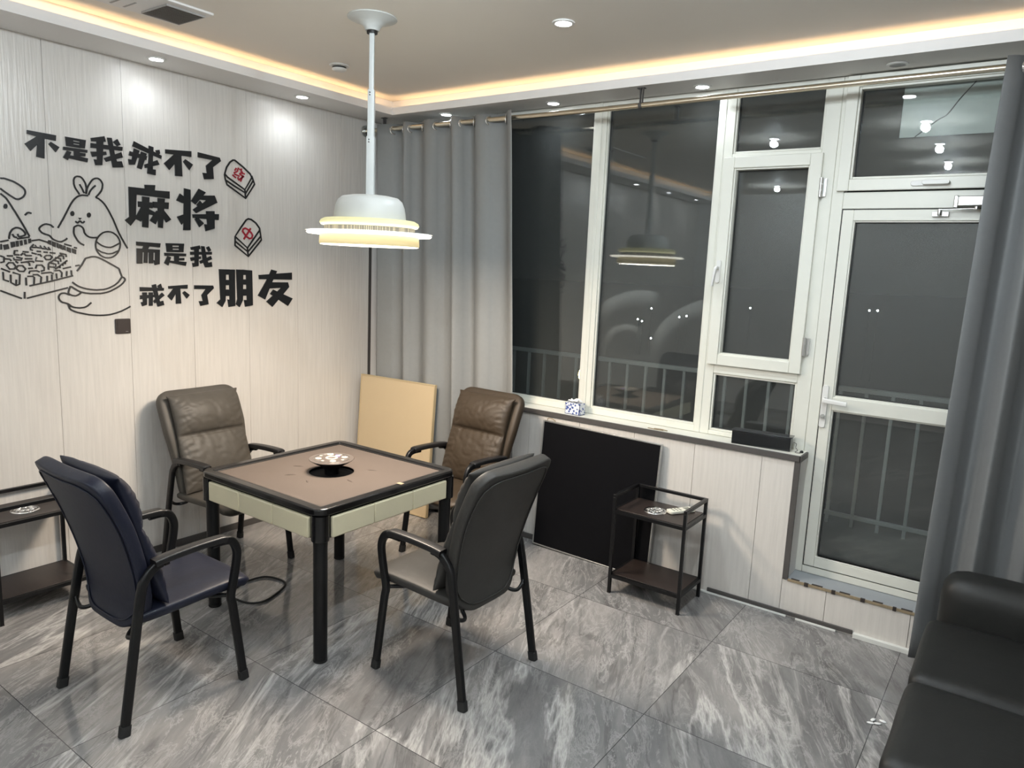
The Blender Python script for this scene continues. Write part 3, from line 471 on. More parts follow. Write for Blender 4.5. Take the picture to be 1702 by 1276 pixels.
TAB=[[0,[[-2.535,1.63],[-2.44,1.589]]],[0,[[-2.416,1.59],[-2.308,1.62],[-2.215,1.645]]],[0,[[-2.425,1.623],[-2.427,1.588]]],[0,[[-2.401,1.654],[-2.297,1.679],[-2.186,1.71]]],[0,[[-2.415,1.697],[-2.415,1.656]]],[0,[[-2.408,1.703],[-2.383,1.704],[-2.376,1.698],[-2.38,1.658]]],[0,[[-2.382,1.712],[-2.36,1.713],[-2.343,1.7],[-2.347,1.667]]],[0,[[-2.314,1.708],[-2.315,1.679]]],[0,[[-2.291,1.715],[-2.292,1.686]]],[0,[[-2.269,1.721],[-2.268,1.693]]],[0,[[-2.277,1.735],[-2.252,1.737],[-2.241,1.725],[-2.244,1.7]]],[0,[[-2.216,1.734],[-2.219,1.707]]],[0,[[-2.194,1.739],[-2.193,1.712]]],[0,[[-2.235,1.747],[-2.194,1.757]]],[0,[[-2.172,1.763],[-2.15,1.768]]],[0,[[-2.517,1.724],[-2.517,1.685],[-2.493,1.676]]],[0,[[-2.484,1.711],[-2.485,1.671],[-2.462,1.656],[-2.447,1.662],[-2.442,1.712],[-2.474,1.722]]],[0,[[-2.46,1.686],[-2.462,1.658]]],[0,[[-2.525,1.741],[-2.486,1.724]]],[0,[[-2.521,1.874],[-2.483,1.884]]],[0,[[-2.444,1.893],[-2.387,1.905]]],[0,[[-2.222,1.878],[-2.186,1.869]]],[0,[[-2.174,1.862],[-2.159,1.859]]],[0,[[-2.378,1.887],[-2.342,1.894],[-2.296,1.881]]],[0,[[-2.369,1.869],[-2.386,1.85],[-2.385,1.84],[-2.375,1.838]]],[0,[[-2.378,1.853],[-2.354,1.854],[-2.364,1.865]]],[0,[[-2.354,1.853],[-2.332,1.851],[-2.34,1.864]]],[0,[[-2.333,1.85],[-2.308,1.847],[-2.322,1.862]]],[0,[[-2.308,1.846],[-2.292,1.845],[-2.302,1.857]]],[0,[[-2.462,1.813],[-2.459,1.833],[-2.444,1.833]]],[0,[[-2.423,1.829],[-2.395,1.828]]],[0,[[-2.433,1.81],[-2.421,1.821]]],[0,[[-2.462,1.812],[-2.439,1.812]]],[0,[[-2.417,1.821],[-2.41,1.81],[-2.382,1.81]]],[0,[[-2.382,1.825],[-2.358,1.819]]],[0,[[-2.357,1.834],[-2.337,1.833]]],[0,[[-2.325,1.831],[-2.305,1.83]]],[0,[[-2.295,1.829],[-2.268,1.827]]],[0,[[-2.495,1.805],[-2.468,1.806]]],[0,[[-2.465,1.798],[-2.464,1.787],[-2.431,1.786],[-2.426,1.795],[-2.453,1.8]]],[0,[[-2.415,1.793],[-2.38,1.794]]],[0,[[-2.354,1.817],[-2.342,1.817],[-2.335,1.807]]],[0,[[-2.359,1.804],[-2.366,1.784],[-2.33,1.783]]],[0,[[-2.304,1.772],[-2.231,1.826]]],[0,[[-2.247,1.828],[-2.216,1.822],[-2.215,1.809]]],[0,[[-2.252,1.816],[-2.229,1.813],[-2.228,1.797]]],[0,[[-2.27,1.805],[-2.244,1.799],[-2.244,1.783]]],[0,[[-2.283,1.791],[-2.256,1.785],[-2.255,1.769]]],[0,[[-2.302,1.777],[-2.269,1.769],[-2.27,1.755]]],[0,[[-2.304,1.772],[-2.306,1.739]]],[0,[[-2.305,1.755],[-2.274,1.753],[-2.271,1.742]]],[0,[[-2.271,1.744],[-2.211,1.791]]],[0,[[-2.251,1.76],[-2.249,1.749]]],[0,[[-2.236,1.772],[-2.234,1.761]]],[0,[[-2.222,1.784],[-2.222,1.77]]],[0,[[-2.525,1.804],[-2.508,1.798],[-2.51,1.775],[-2.527,1.77]]],[0,[[-2.505,1.79],[-2.483,1.789],[-2.477,1.78]]],[0,[[-2.458,1.779],[-2.447,1.77]]],[0,[[-2.434,1.773],[-2.404,1.778],[-2.395,1.77],[-2.394,1.757]]],[0,[[-2.4,1.78],[-2.378,1.781],[-2.373,1.775]]],[0,[[-2.368,1.744],[-2.361,1.762],[-2.337,1.763],[-2.326,1.75],[-2.327,1.736],[-2.343,1.731]]],[0,[[-2.4,1.717],[-2.395,1.73],[-2.363,1.733],[-2.349,1.727]]],[0,[[-2.402,1.744],[-2.38,1.746]]],[0,[[-2.342,1.72],[-2.296,1.726],[-2.284,1.719]]],[1,[[-2.323,1.805],[-2.312,1.814],[-2.292,1.815],[-2.285,1.806],[-2.295,1.793],[-2.315,1.792]]],[1,[[-2.5,1.758],[-2.489,1.771],[-2.47,1.771],[-2.458,1.753],[-2.466,1.74],[-2.487,1.739]]],[1,[[-2.457,1.742],[-2.448,1.757],[-2.427,1.758],[-2.414,1.741],[-2.423,1.728],[-2.444,1.729]]]]
TABF=[[[-2.509,1.859],[-2.486,1.865],[-2.482,1.841],[-2.506,1.834]],[[-2.476,1.875],[-2.456,1.879],[-2.454,1.853],[-2.473,1.846]],[[-2.452,1.881],[-2.438,1.884],[-2.438,1.855],[-2.45,1.852]],[[-2.434,1.884],[-2.421,1.888],[-2.42,1.862],[-2.431,1.858]],[[-2.414,1.89],[-2.402,1.893],[-2.4,1.868],[-2.412,1.865]],[[-2.394,1.896],[-2.381,1.898],[-2.38,1.877],[-2.393,1.872]],[[-2.521,1.863],[-2.514,1.864],[-2.514,1.836],[-2.523,1.834]],[[-2.3,1.894],[-2.285,1.893],[-2.285,1.868],[-2.303,1.876]],[[-2.281,1.889],[-2.263,1.884],[-2.265,1.858],[-2.282,1.865]],[[-2.26,1.883],[-2.249,1.879],[-2.25,1.852],[-2.26,1.858]],[[-2.246,1.877],[-2.231,1.871],[-2.23,1.846],[-2.247,1.855]],[[-2.226,1.871],[-2.216,1.867],[-2.216,1.843],[-2.229,1.849]],[[-2.21,1.863],[-2.19,1.857],[-2.191,1.832],[-2.211,1.841]],[[-2.185,1.857],[-2.163,1.85],[-2.165,1.826],[-2.184,1.833]]]
T1=[[1,[[-1.197,2.455],[-1.219,2.439],[-1.243,2.405],[-1.257,2.364],[-1.239,2.345],[-1.114,2.28],[-1.062,2.361],[-1.072,2.384],[-1.127,2.423],[-1.185,2.456]]],[0,[[-1.259,2.361],[-1.254,2.33],[-1.243,2.298],[-1.109,2.226],[-1.041,2.323],[-1.062,2.375]]],[0,[[-1.248,2.323],[-1.197,2.298],[-1.108,2.259],[-1.05,2.347]]],[0,[[-1.114,2.28],[-1.109,2.227]]]]
T1R=[[0,[[-1.174,2.409],[-1.186,2.391]]],[0,[[-1.158,2.413],[-1.168,2.388],[-1.193,2.377]]],[0,[[-1.152,2.403],[-1.137,2.408],[-1.14,2.389]]],[0,[[-1.128,2.391],[-1.147,2.378]]],[0,[[-1.19,2.37],[-1.153,2.361],[-1.166,2.349]]],[0,[[-1.202,2.363],[-1.178,2.347]]],[0,[[-1.134,2.382],[-1.113,2.379]]],[0,[[-1.153,2.377],[-1.122,2.359]]],[0,[[-1.128,2.369],[-1.145,2.328]]],[0,[[-1.166,2.349],[-1.154,2.334]]],[0,[[-1.119,2.365],[-1.154,2.34]]]]
T2=[[1,[[-1.092,2.097],[-1.108,2.088],[-1.153,2.031],[-1.192,1.977],[-1.102,1.908],[-1.009,2.026],[-1.006,2.04],[-1.035,2.074],[-1.07,2.094]]],[0,[[-1.191,1.979],[-1.193,1.92],[-1.096,1.853],[-.994,1.966],[-1.006,2.035]]],[0,[[-1.192,1.947],[-1.099,1.883],[-.997,1.991]]],[0,[[-1.102,1.908],[-1.096,1.853]]]]
T2R=[[1,[[-1.136,2.014],[-1.131,2.028],[-1.117,2.035],[-1.097,2.028],[-1.071,2.007],[-1.061,1.993],[-1.067,1.975],[-1.085,1.969],[-1.111,1.984]]],[0,[[-1.075,2.037],[-1.1,2.001],[-1.128,1.963]]]]


# ------------------------------------------------------------------ floor, walls, ceiling
struct(obj('floor', boxes((-0.2, 6.4, -6.2, 0.02, -0.06, 0.0)), 'floor'), 'polished grey marble tile floor with white veins', 'floor')
bm = NB()
ys = [-0.022] + [-0.303 - 0.3955 * k for k in range(16)]
for a, b in zip(ys, ys[1:]): box(bm, -0.012, 0.0, b + 0.0009, a - 0.0009, 0.0, 2.99)
wl = struct(obj('wall_left', bm, 'panel'), 'left wall of pale wood-grain panels with thin vertical seams', 'wall')
obj('wall_backing', boxes((-0.14, -0.0125, -6.2, 0.3, 0.0, 3.1)), 'panel_back', wl)
struct(obj('trim_1', boxes((-0.01, 0.006, -0.022, 0.002, 0.0, 2.9)), 'trim_grey'), 'dark grey corner trim where the left wall meets the window', 'trim')
struct(obj('trim_2', boxes((-0.012, 0.003, 0.002, 0.15, 0.93, 2.9)), 'white_paint'), 'white reveal beside the window in the corner', 'trim')
struct(obj('baseboard_left', boxes((0.0, 0.010, -6.1, -0.03, 0.0, 0.045)), 'trim_grey', bevel=0.002), 'dark low skirting along the left wall', 'skirting')
# parapet under the window, with the lower piece below the door
bm = NB()
xs = [0.0, 0.39] + [0.785 + 0.393 * k for k in range(6)] + [3.141, 3.318]
xs = sorted(set(round(x, 3) for x in xs if x < 3.0)) + [3.141, 3.316]
xs = [0.0, 0.39, 0.783, 1.176, 1.569, 1.962, 2.355, 2.748, 3.141, 3.316]
for a, b in zip(xs, xs[1:]): box(bm, a + 0.0012, b - 0.0012, 0.0, 0.012, 0.0, 0.888)
for a, b in ((3.316, 3.55), (3.55, 3.955), (3.955, 4.36)): box(bm, a + 0.0012, b - 0.0012, 0.0, 0.012, 0.0, 0.208)
box(bm, 4.362, 6.3, 0.0, 0.012, 0.0, 2.99)
wb = struct(obj('wall_back', bm, 'panel'), 'low pale panelled wall below the windows', 'wall')
obj('wall_backing', boxes((-0.14, 3.332, 0.0125, 0.30, -0.05, 0.886), (3.332, 4.362, 0.0125, 0.30, -0.05, 0.206), (4.362, 6.4, 0.0125, 0.30, -0.05, 3.1)), 'panel_back', wb)
obj('wall_reveal', boxes((3.331, 3.3445, 0.003, 0.15, 0.222, 0.886)), 'white_paint', wb)
sill = struct(obj('trim_3', boxes((0.0, 3.34, 0.0, 0.16, 0.889, 0.917)), 'upvc', bevel=0.002), 'long white window sill', 'sill')
obj('sill_edging', boxes((0.0, 3.348, -0.014, -0.0005, 0.886, 0.9185), (3.3405, 3.352, -0.014, 0.13, 0.886, 0.9185)), 'trim_grey', sill, bevel=0.0015)
struct(obj('trim_4', boxes((3.317, 3.3475, -0.008, 0.0025, 0.216, 0.885)), 'trim_grey', bevel=0.0015), 'dark grey vertical edging at the end of the low wall', 'trim')
step = struct(obj('trim_5', boxes((3.333, 4.36, 0.0005, 0.155, 0.2065, 0.221)), 'grey_step', bevel=0.002), 'grey threshold step at the foot of the glass door', 'threshold')
obj('worn_edging', boxes((3.345, 4.36, -0.007, -0.0005, 0.206, 0.2215)), 'worn', step, bevel=0.0015)
bm = NB()
for i, x in enumerate((3.385, 3.445, 3.50, 3.585, 3.64, 3.73, 3.80, 3.88, 3.935)):
    w = (0.022, 0.018, 0.028, 0.016, 0.026, 0.018, 0.024, 0.014, 0.026)[i]
    if i % 2: box(bm, x - w * 0.6, x + w * 0.6, -0.0085, 0.002, 0.203, 0.2232)
    else: box(bm, x - w, x + w, -0.006, 0.012, 0.2212, 0.2226)
obj('edge_chips', bm, 'worn_dark', step)
struct(obj('baseboard_back', boxes((2.90, 3.70, -0.012, -0.0005, 0.012, 0.034), (0.0, 1.7, -0.010, -0.0005, 0.0, 0.038)), 'trim_grey', bevel=0.002), 'dark skirting strip along the foot of the low wall', 'skirting')
struct(obj('trim_6', boxes((2.70, 3.36, -0.018, -0.0005, 0.0, 0.011), (3.41, 3.62, -0.018, -0.0005, 0.0, 0.011), (3.705, 4.33, -0.024, -0.0005, 0.0, 0.026)), 'white_strip', bevel=0.002), 'broken white strips at the foot of the low wall', 'trim')
struct(obj('wall_right', boxes((6.3, 6.42, -6.2, 0.3, 0.0, 3.1)), 'white_paint'), 'plain light right wall', 'wall')
struct(obj('wall_front', boxes((-0.14, 6.42, -6.32, -6.2, 0.0, 3.1)), 'white_paint'), 'plain light wall behind the viewer', 'wall')
struct(obj('ceiling', boxes((-0.14, 6.42, -6.32, 0.4, ZC, ZC + 0.08)), 'ceiling'), 'upper plaster ceiling', 'ceiling')
sof = struct(obj('trim_7', boxes((0.0, SX, -6.2, SY, ZS, 2.92), (0.0, 6.3, SY, 0.30, ZS, 2.92), (SX - 0.016, SX, -6.2, SY, 2.92, 2.953), (SX - 0.016, 6.3, SY, SY + 0.016, 2.92, 2.953)), 'white_paint'), 'lowered ceiling border with amber cove light behind its lip', 'ceiling border')
obj('cove_wall', boxes((0.0, 0.245, -6.2, 0.3, 2.921, ZC - 0.0005), (0.245, 6.3, -0.035, 0.3, 2.921, ZC - 0.0005)), 'white_paint', sof)

# ------------------------------------------------------------------ windows and door
def ring(bm, x0, x1, z0, z1, w, y0, y1, wb=None, wt=None):
    wb = w if wb is None else wb; wt = w if wt is None else wt
    box(bm, x0, x0 + w, y0, y1, z0, z1); box(bm, x1 - w, x1, y0, y1, z0, z1)
    if wb: box(bm, x0 + w, x1 - w, y0, y1, z0, z0 + wb)
    if wt: box(bm, x0 + w, x1 - w, y0, y1, z1 - wt, z1)
def beads(bm, x0, x1, z0, z1, y=0.152, w=0.012):
    """glazing bead just inside an opening, stepped back from the frame face"""
    ring(bm, x0, x1, z0, z1, w, y, 0.185)
def pane(name, x0, x1, z0, z1, m, parent):
    obj(name, boxes((x0, x1, 0.180, 0.184, z0, z1), (x0, x1, 0.197, 0.201, z0, z1)), m, parent)
    g = NB(); ring(g, x0 - 0.001, x1 + 0.001, z0 - 0.001, z1 + 0.001, 0.005, 0.176, 0.2015); obj('gasket', g, 'gasket', parent)
YF0, YF1 = 0.150, 0.215
w1 = sroot('window_1', 'tall fixed white-framed window panes beside the grey curtain', 'window')
bm = NB()
for x0, x1 in ((0.004, 0.075), (0.93, 1.015), (1.858, 1.945), (2.675, 2.765)): box(bm, x0, x1, YF0, YF1, 0.9185, 2.900)
for x0, x1 in ((0.075, 0.93), (1.015, 1.858), (1.945, 2.675)):
    box(bm, x0, x1, YF0, YF1, 0.9185, 0.958); box(bm, x0, x1, YF0, YF1, 2.876, 2.900)
    beads(bm, x0, x1, 0.958, 2.876, y=0.160)
box(bm, 1.890, 1.912, YF0 - 0.006, YF0, 0.92, 2.900); box(bm, 2.705, 2.712, YF0 - 0.004, YF0, 0.92, 2.900)
obj('window_frame', bm, 'upvc', w1, bevel=0.003)
pane('pane', 0.085, 0.92, 0.968, 2.870, 'glass', w1)
pane('pane', 1.025, 1.848, 0.968, 2.870, 'glass', w1)
pane('pane', 1.955, 2.665, 0.968, 2.870, 'glass_wiped', w1)
w2 = sroot('window_2', 'narrow window column with a hinged casement between two fixed panes', 'window')
bm = NB()
box(bm, 3.247, 3.322, YF0, YF1, 0.9185, 2.900); box(bm, 2.7655, 3.247, YF0, YF1, 2.876, 2.900); box(bm, 2.7655, 3.247, YF0, YF1, 2.515, 2.545)
box(bm, 2.7655, 3.247, YF0, YF1, 1.290, 1.350); box(bm, 2.7655, 3.247, YF0, YF1, 0.9185, 0.945)
beads(bm, 2.7655, 3.247, 2.545, 2.876, y=0.158); beads(bm, 2.7655, 3.247, 0.945, 1.29, y=0.158)
obj('window_frame', bm, 'upvc', w2, bevel=0.003)
pane('pane', 2.777, 3.236, 2.556, 2.870, 'glass', w2)
pane('pane', 2.777, 3.236, 0.955, 1.28, 'glass', w2)
bm = NB(); ring(bm, 2.728, 3.262, 1.343, 2.524, 0.062, 0.126, 0.1495); ring(bm, 2.772, 3.24, 1.352, 2.512, 0.03, 0.1497, 0.2)
ring(bm, 2.788, 3.204, 1.403, 2.464, 0.012, 0.136, 0.186)
sash = obj('casement_sash', bm, 'upvc', w2, bevel=0.003)
pane('pane', 2.798, 3.196, 1.413, 2.424 + 0.03, 'glass', w2)
bm = NB(); prism(bm, rrect(0.026, 0.13, 0.011), lambda u, v, d: (2.752 + u, d, 1.885 + v), 0.116, 0.1262)
sweep(bm, [(2.752, 0.118, 1.905), (2.752, 0.085, 1.905), (2.75, 0.076, 1.898), (2.746, 0.074, 1.86), (2.738, 0.076, 1.80)], rrect(0.02, 0.014, 0.005), up=(1, 0, 0))
obj('window_handle', bm, 'white_plastic', w2, bevel=0.002)
for z in (2.345, 1.497):
    bm = NB(); sweep(bm, [(3.268, 0.124, z - 0.05), (3.268, 0.124, z + 0.05)], circ(0.009, 10), up=(0, 1, 0)); box(bm, 3.262, 3.292, 0.138, 0.15, z - 0.046, z + 0.046); box(bm, 3.2585, 3.2775, 0.1145, 0.1335, z - 0.017, z - 0.015); box(bm, 3.2585, 3.2775, 0.1145, 0.1335, z + 0.015, z + 0.017)
    obj('hinge', bm, 'steel', w2)
w3 = sroot('window_3', 'top-hung window above the glass door', 'window')
bm = NB()
box(bm, 3.3225, 3.380, YF0, YF1, 0.222, 2.900); box(bm, 3.380, 4.30, YF0, YF1, 2.876, 2.900); box(bm, 3.380, 4.30, YF0, YF1, 2.234, 2.318); box(bm, 4.20, 4.30, YF0, YF1, 0.222, 2.876)
box(bm, 3.2475, 3.322, YF0 + 0.001, YF1, 0.222, 0.9183)
obj('window_frame', bm, 'upvc', w3, bevel=0.003)
bm = NB(); ring(bm, 3.345, 4.255, 2.324, 2.895, 0.058, 0.128, 0.1495); ring(bm, 3.403, 4.197, 2.382, 2.837, 0.012, 0.136, 0.186)
obj('top_sash', bm, 'upvc', w3, bevel=0.003)
pane('pane', 3.414, 4.186, 2.393, 2.850, 'glass', w3)
bm = NB(); prism(bm, rrect(0.17, 0.026, 0.012), lambda u, v, d: (3.775 + u, d, 2.352 + v), 0.118, 0.128); prism(bm, rrect(0.118, 0.022, 0.010), lambda u, v, d: (3.80 + u, d, 2.354 + v), 0.096, 0.119)
obj('window_handle', bm, 'white_plastic', w3, bevel=0.002)
d1 = sroot('door_1', 'white framed glass door to the balcony', 'door')
bm = NB(); ring(bm, 3.386, 4.19, 0.268, 2.228, 0.055, 0.146, 0.205); box(bm, 3.441, 4.135, 0.146, 0.205, 1.166, 1.238)
box(bm, 3.441, 4.135, 0.146, 0.205, 0.323, 0.33); ring(bm, 3.437, 4.139, 0.318, 1.17, 0.012, 0.154, 0.19); ring(bm, 3.437, 4.139, 1.235, 2.177, 0.012, 0.154, 0.19)
obj('door_leaf', bm, 'upvc', d1, bevel=0.003)
bm = NB(); box(bm, 3.3805, 4.1995, YF0, YF1, 0.222, 0.262)
obj('door_sill', bm, 'upvc', d1, bevel=0.003)
bm = NB(); ring(bm, 3.379, 4.198, 0.262, 2.235, 0.0075, 0.156, 0.21); obj('gasket', bm, 'gasket', d1)
pane('pane', 3.448, 4.128, 0.328, 1.16, 'glass', d1)
pane('pane', 3.448, 4.128, 1.246, 2.167, 'glass', d1)
bm = NB(); prism(bm, rrect(0.032, 0.235, 0.012), lambda u, v, d: (3.402 + u, d, 1.182 + v), 0.136, 0.1462)
obj('lock_plate', bm, 'white_plastic', d1, bevel=0.002)
bm = NB(); sweep(bm, [(3.402, 0.138, 1.222), (3.402, 0.10, 1.222), (3.406, 0.09, 1.222), (3.42, 0.086, 1.221), (3.50, 0.088, 1.216), (3.525, 0.09, 1.215)], rrect(0.014, 0.026, 0.006), up=(0, 0, 1))
obj('door_handle', bm, 'white_plastic', d1, bevel=0.002)
bm = NB(); sweep(bm, [(3.402, 0.137, 1.128), (3.402, 0.124, 1.128)], circ(0.012, 14)); box(bm, 3.397, 3.407, 0.119, 0.126, 1.124, 1.132)
obj('lock_cylinder', bm, 'steel', d1)
bm = NB(); box(bm, 3.905, 4.10, 0.088, 0.1445, 2.238, 2.284); box(bm, 3.885, 3.9045, 0.12, 0.1445, 2.232, 2.29)
obj('door_closer', bm, 'steel', d1, bevel=0.004)
bm = NB(); sweep(bm, [(3.985, 0.105, 2.236), (3.985, 0.105, 2.222)], circ(0.012, 12), up=(0, 1, 0)); sweep(bm, [(3.985, 0.105, 2.226), (3.83, 0.115, 2.222)], rrect(0.016, 0.005, 0.002)); box(bm, 3.80, 3.87, 0.128, 0.1445, 2.192, 2.214); sweep(bm, [(3.832, 0.115, 2.226), (3.832, 0.115, 2.196)], circ(0.010, 10), up=(0, 1, 0))
obj('closer_arm', bm, 'steel', d1, bevel=0.001)

# frosted sheet behind the top pane, with a dark cable crossing it
fs = thing('frosted_sheet', 'pale frosted sheet behind the pane above the glass door', 'sheet', (3.60, 0.205, 2.575))
obj('sheet', boxes((0.0, 0.50, 0.0, 0.004, 0.012, 0.262)), 'film', fs)
bm = NB(); sweep(bm, smooth_path([(0.07, -0.0005, 0.012), (0.16, -0.0005, 0.085), (0.20, -0.0005, 0.11), (0.25, -0.0005, 0.185), (0.31, -0.0005, 0.262)]), circ(0.0028, 6), up=(0, 1, 0)); obj('cable', bm, 'gasket', fs)

# ------------------------------------------------------------------ outside
struct(obj('balcony_floor', boxes((-4, 9, 0.31, 1.75, -0.06, 0.10)), 'concrete'), 'dark balcony floor outside the glass', 'floor')
struct(obj('ground', boxes((-3000, 3000, 3, 5000, -6.2, -6.0)), 'ground'), 'dark ground far below outside', 'ground')
rl = thing('balcony_railing', 'white metal railing of the dark balcony outside the glass', 'railing', (0, 1.55, 0.10))
obj('top_rail', boxes((-3.5, 8.5, -0.022, 0.022, 0.985, 1.02)), 'rail', rl, bevel=0.004)
obj('bottom_rail', boxes((-3.5, 8.5, -0.015, 0.015, 0.06, 0.09)), 'rail', rl, bevel=0.004)
proto = None
for k in range(38):
    x = -1.55 + 0.17 * k
    if proto is None:
        proto = obj('baluster', boxes((-0.011, 0.011, -0.011, 0.011, 0.0, 0.985)), 'rail', rl); proto.location.x = x
    else:
        c = proto.copy(); COL.objects.link(c); c.location.x = x; c.parent = rl
STREET = [(-26.4, -1.57, 0, 'topmost of the distant lights seen in the wide pane'), (-26.8, -2.6, 0, 'left one of the close pair of distant lights in the wide pane'), (-26.35, -2.75, 0, 'right one of the close pair of distant lights in the wide pane'),
          (-22.6, -2.08, 0, 'left of the two distant lights near the casement mullion'), (-21.9, -1.93, 0, 'right of the two distant lights near the casement mullion'), (-25.3, -4.3, 0, 'lowest small white light seen in the wide pane'),
          (-16.1, -0.8, 0, 'distant light seen through the casement'), (-6.6, -0.36, 0, 'left of the two far lights seen through the door glass'), (-6.0, -0.33, 0, 'right of the two far lights seen through the door glass')]
for x, z, k, d in STREET:
    r = thing('street_light', d, 'street light', (x, 62 if 'topmost' in d else 60, -6.0), 0, 'distant street lights')
    bm = NB(); sweep(bm, [(0, 0, 0), (0, 0, z + 6.0 - 0.1)], circ(0.018, 6), up=(0, 1, 0)); obj('post', bm, 'ground', r)
    bm = NB(); bmesh.ops.create_icosphere(bm, subdivisions=2, radius=0.07, matrix=Matrix.Translation((0, 0, z + 6.0))); obj('bulb', bm, 'street_glow', r)
r = thing('garden_lantern', 'small warm lantern glowing low outside the wide pane', 'lantern', (-1.05, 5.2, -6.0))  # added stand-in for a warm light spot in the pane, set on a post
bm = NB(); sweep(bm, [(0, 0, 0), (0, 0, 6.27)], circ(0.02, 8), up=(0, 1, 0)); obj('post', bm, 'concrete', r)
bm = NB(); lathe(bm, [(0, 6.27), (0.03, 6.275), (0.045, 6.33), (0.03, 6.40), (0, 6.41)], 12); obj('shade', bm, 'street_warm', r)

# ------------------------------------------------------------------ ceiling fittings
def downlight(x, y, z, on, label, r=0.043):
    t = thing('downlight', label, 'downlight', (x, y, z), 0, 'recessed ceiling spotlights')
    bm = NB(); lathe(bm, [(r * 0.80, -0.004), (r * 0.86, -0.0085), (r * 1.12, -0.006), (r * 1.16, -0.0005), (r * 0.80, -0.0005)], 28); obj('bezel', bm, 'white_plastic', t, smooth=50)
    bm = NB(); lathe(bm, [(0, -0.0055), (r * 0.81, -0.0045), (r * 0.81, -0.001), (0, -0.001)], 24); obj('lens', bm, 'dl_on' if on else 'dl_off', t, smooth=50)
SL = ['farthest back lit downlight in the left soffit behind the viewer', 'second from the back of the lit downlights in the left soffit', 'lit downlight out of frame at the left end of the soffit', 'lit downlight in the soffit left of the slogan', 'lit downlight in the soffit above the start of the slogan', 'lit downlight in the left soffit nearest the lamp pole',
      'lit downlight just above the gathered grey curtain', 'lit downlight in the soffit above the first tall pane', 'lit downlight in the soffit above the middle of the window wall']
for (x, y), l in list(zip(DL_SOFFIT, SL)): downlight(x, y, ZS, True, l)
downlight(3.583, 0.03, ZS, False, 'unlit downlight in the soffit above the glass door')
CL = ['lit downlight in the upper ceiling right of the hanging lamp', 'lit ceiling downlight nearest the glass door, above the frame', 'lit ceiling downlight above the frame, out in front of the hanging lamp', 'second ceiling downlight from the door in the row above the frame', 'third ceiling downlight from the door in the row above the frame', 'ceiling downlight just in front of the viewer, above the frame', 'ceiling downlight behind the viewer in the row facing the door', 'far left ceiling downlight behind the viewer', 'far right ceiling downlight behind the viewer']
for (x, y), l in zip(DL_CEIL, CL): downlight(x, y, ZC, True, l, 0.047)
t = thing('smoke_detector', 'round white smoke detector on the ceiling left of the lamp pole', 'smoke detector', (0.667, -0.903, ZC))
bm = NB(); lathe(bm, [(0.0, -0.001), (0.060, -0.001), (0.060, -0.008), (0.045, -0.012), (0, -0.012)], 32); obj('base', bm, 'white_plastic', t, smooth=40)
bm = NB(); lathe(bm, [(0.041, -0.012), (0.041, -0.022), (0, -0.022)], 32); obj('sensor_slot', bm, 'gasket', t, smooth=40)
bm = NB(); lathe(bm, [(0.044, -0.0215), (0.043, -0.029), (0.03, -0.036), (0, -0.038)], 32); obj('cap', bm, 'white_plastic', t, smooth=60)
t = thing('ceiling_vent', 'ceiling air vent with a dark grey louvred grille', 'vent', (0.67, -2.1, ZC))
obj('panel', boxes((-0.155, 0.165, -0.50, 0.262, -0.012, -0.0005)), 'white_paint', t, bevel=0.003)
bm = NB()
for k in range(12): 
    x = -0.104 + 0.0188 * k
    prism(bm, [(x, -0.0125), (x + 0.004, -0.0125), (x + 0.014, -0.021), (x + 0.010, -0.021)], lambda u, v, d: (u, d, v), 0.05, 0.236)
box(bm, -0.109, -0.105, 0.046, 0.24, -0.021, -0.0125); box(bm, 0.118, 0.122, 0.046, 0.24, -0.021, -0.0125); box(bm, -0.105, 0.118, 0.046, 0.05, -0.021, -0.0125); box(bm, -0.105, 0.118, 0.236, 0.24, -0.021, -0.0125)
obj('grille', bm, 'vent', t)
obj('duct', boxes((-0.105, 0.118, 0.05, 0.236, -0.0128, -0.0122)), 'vent', t)
obj('slot', boxes((-0.12, -0.005, -0.038, -0.028, -0.0135, -0.0122), (-0.12, -0.005, -0.10, -0.09, -0.0135, -0.0122)), 'vent', t)

# hanging lamp
t = thing('pendant_lamp', 'white tiered pendant lamp hanging on a square pole over the mahjong table', 'pendant lamp', (LAMP[0], LAMP[1], 0))
bm = NB(); lathe(bm, [(0, ZC - 0.0005), (0.118, ZC - 0.0005), (0.120, ZC - 0.006), (0.106, ZC - 0.012), (0.07, ZC - 0.022), (0.042, ZC - 0.042), (0.032, ZC - 0.062), (0, ZC - 0.062)], 40); obj('ceiling_rose', bm, 'lamp_white', t, smooth=50)
bm = NB(); lathe(bm, [(0, ZC - 0.062), (0.026, ZC - 0.063), (0.026, ZC - 0.074), (0, ZC - 0.074)], 24); obj('collar', bm, 'black_plastic', t, smooth=40)
def tube_sq(w, z0, z1):
    bm = NB(); prism(bm, rrect(w, w, 0.004), lambda u, v, d: (u * 0.81 - v * 0.585, u * 0.585 + v * 0.81, d), z0, z1); return bm
obj('pole', tube_sq(0.024, 2.66, ZC - 0.07), 'pole', t, smooth=40)
obj('pole', tube_sq(0.033, 2.44, 2.686), 'pole', t, smooth=40)
obj('pole', tube_sq(0.040, 2.17, 2.465), 'pole', t, smooth=40)
bm = NB()
for z in (2.45, 2.438, 2.672, 2.660): sweep(bm, [(0.006, -0.0155 if z > 2.6 else -0.019, z), (0.008, -0.020 if z > 2.6 else -0.0225, z)], circ(0.003, 8))
obj('pole_screws', bm, 'gasket', t)
ZL = 1.935
bm = NB(); lathe(bm, [(0.180, 2.062), (0.178, 2.09), (0.172, 2.125), (0.160, 2.155), (0.140, 2.172), (0.10, 2.180), (0, 2.182)], 56); obj('cap', bm, 'lamp_white', t, smooth=60)
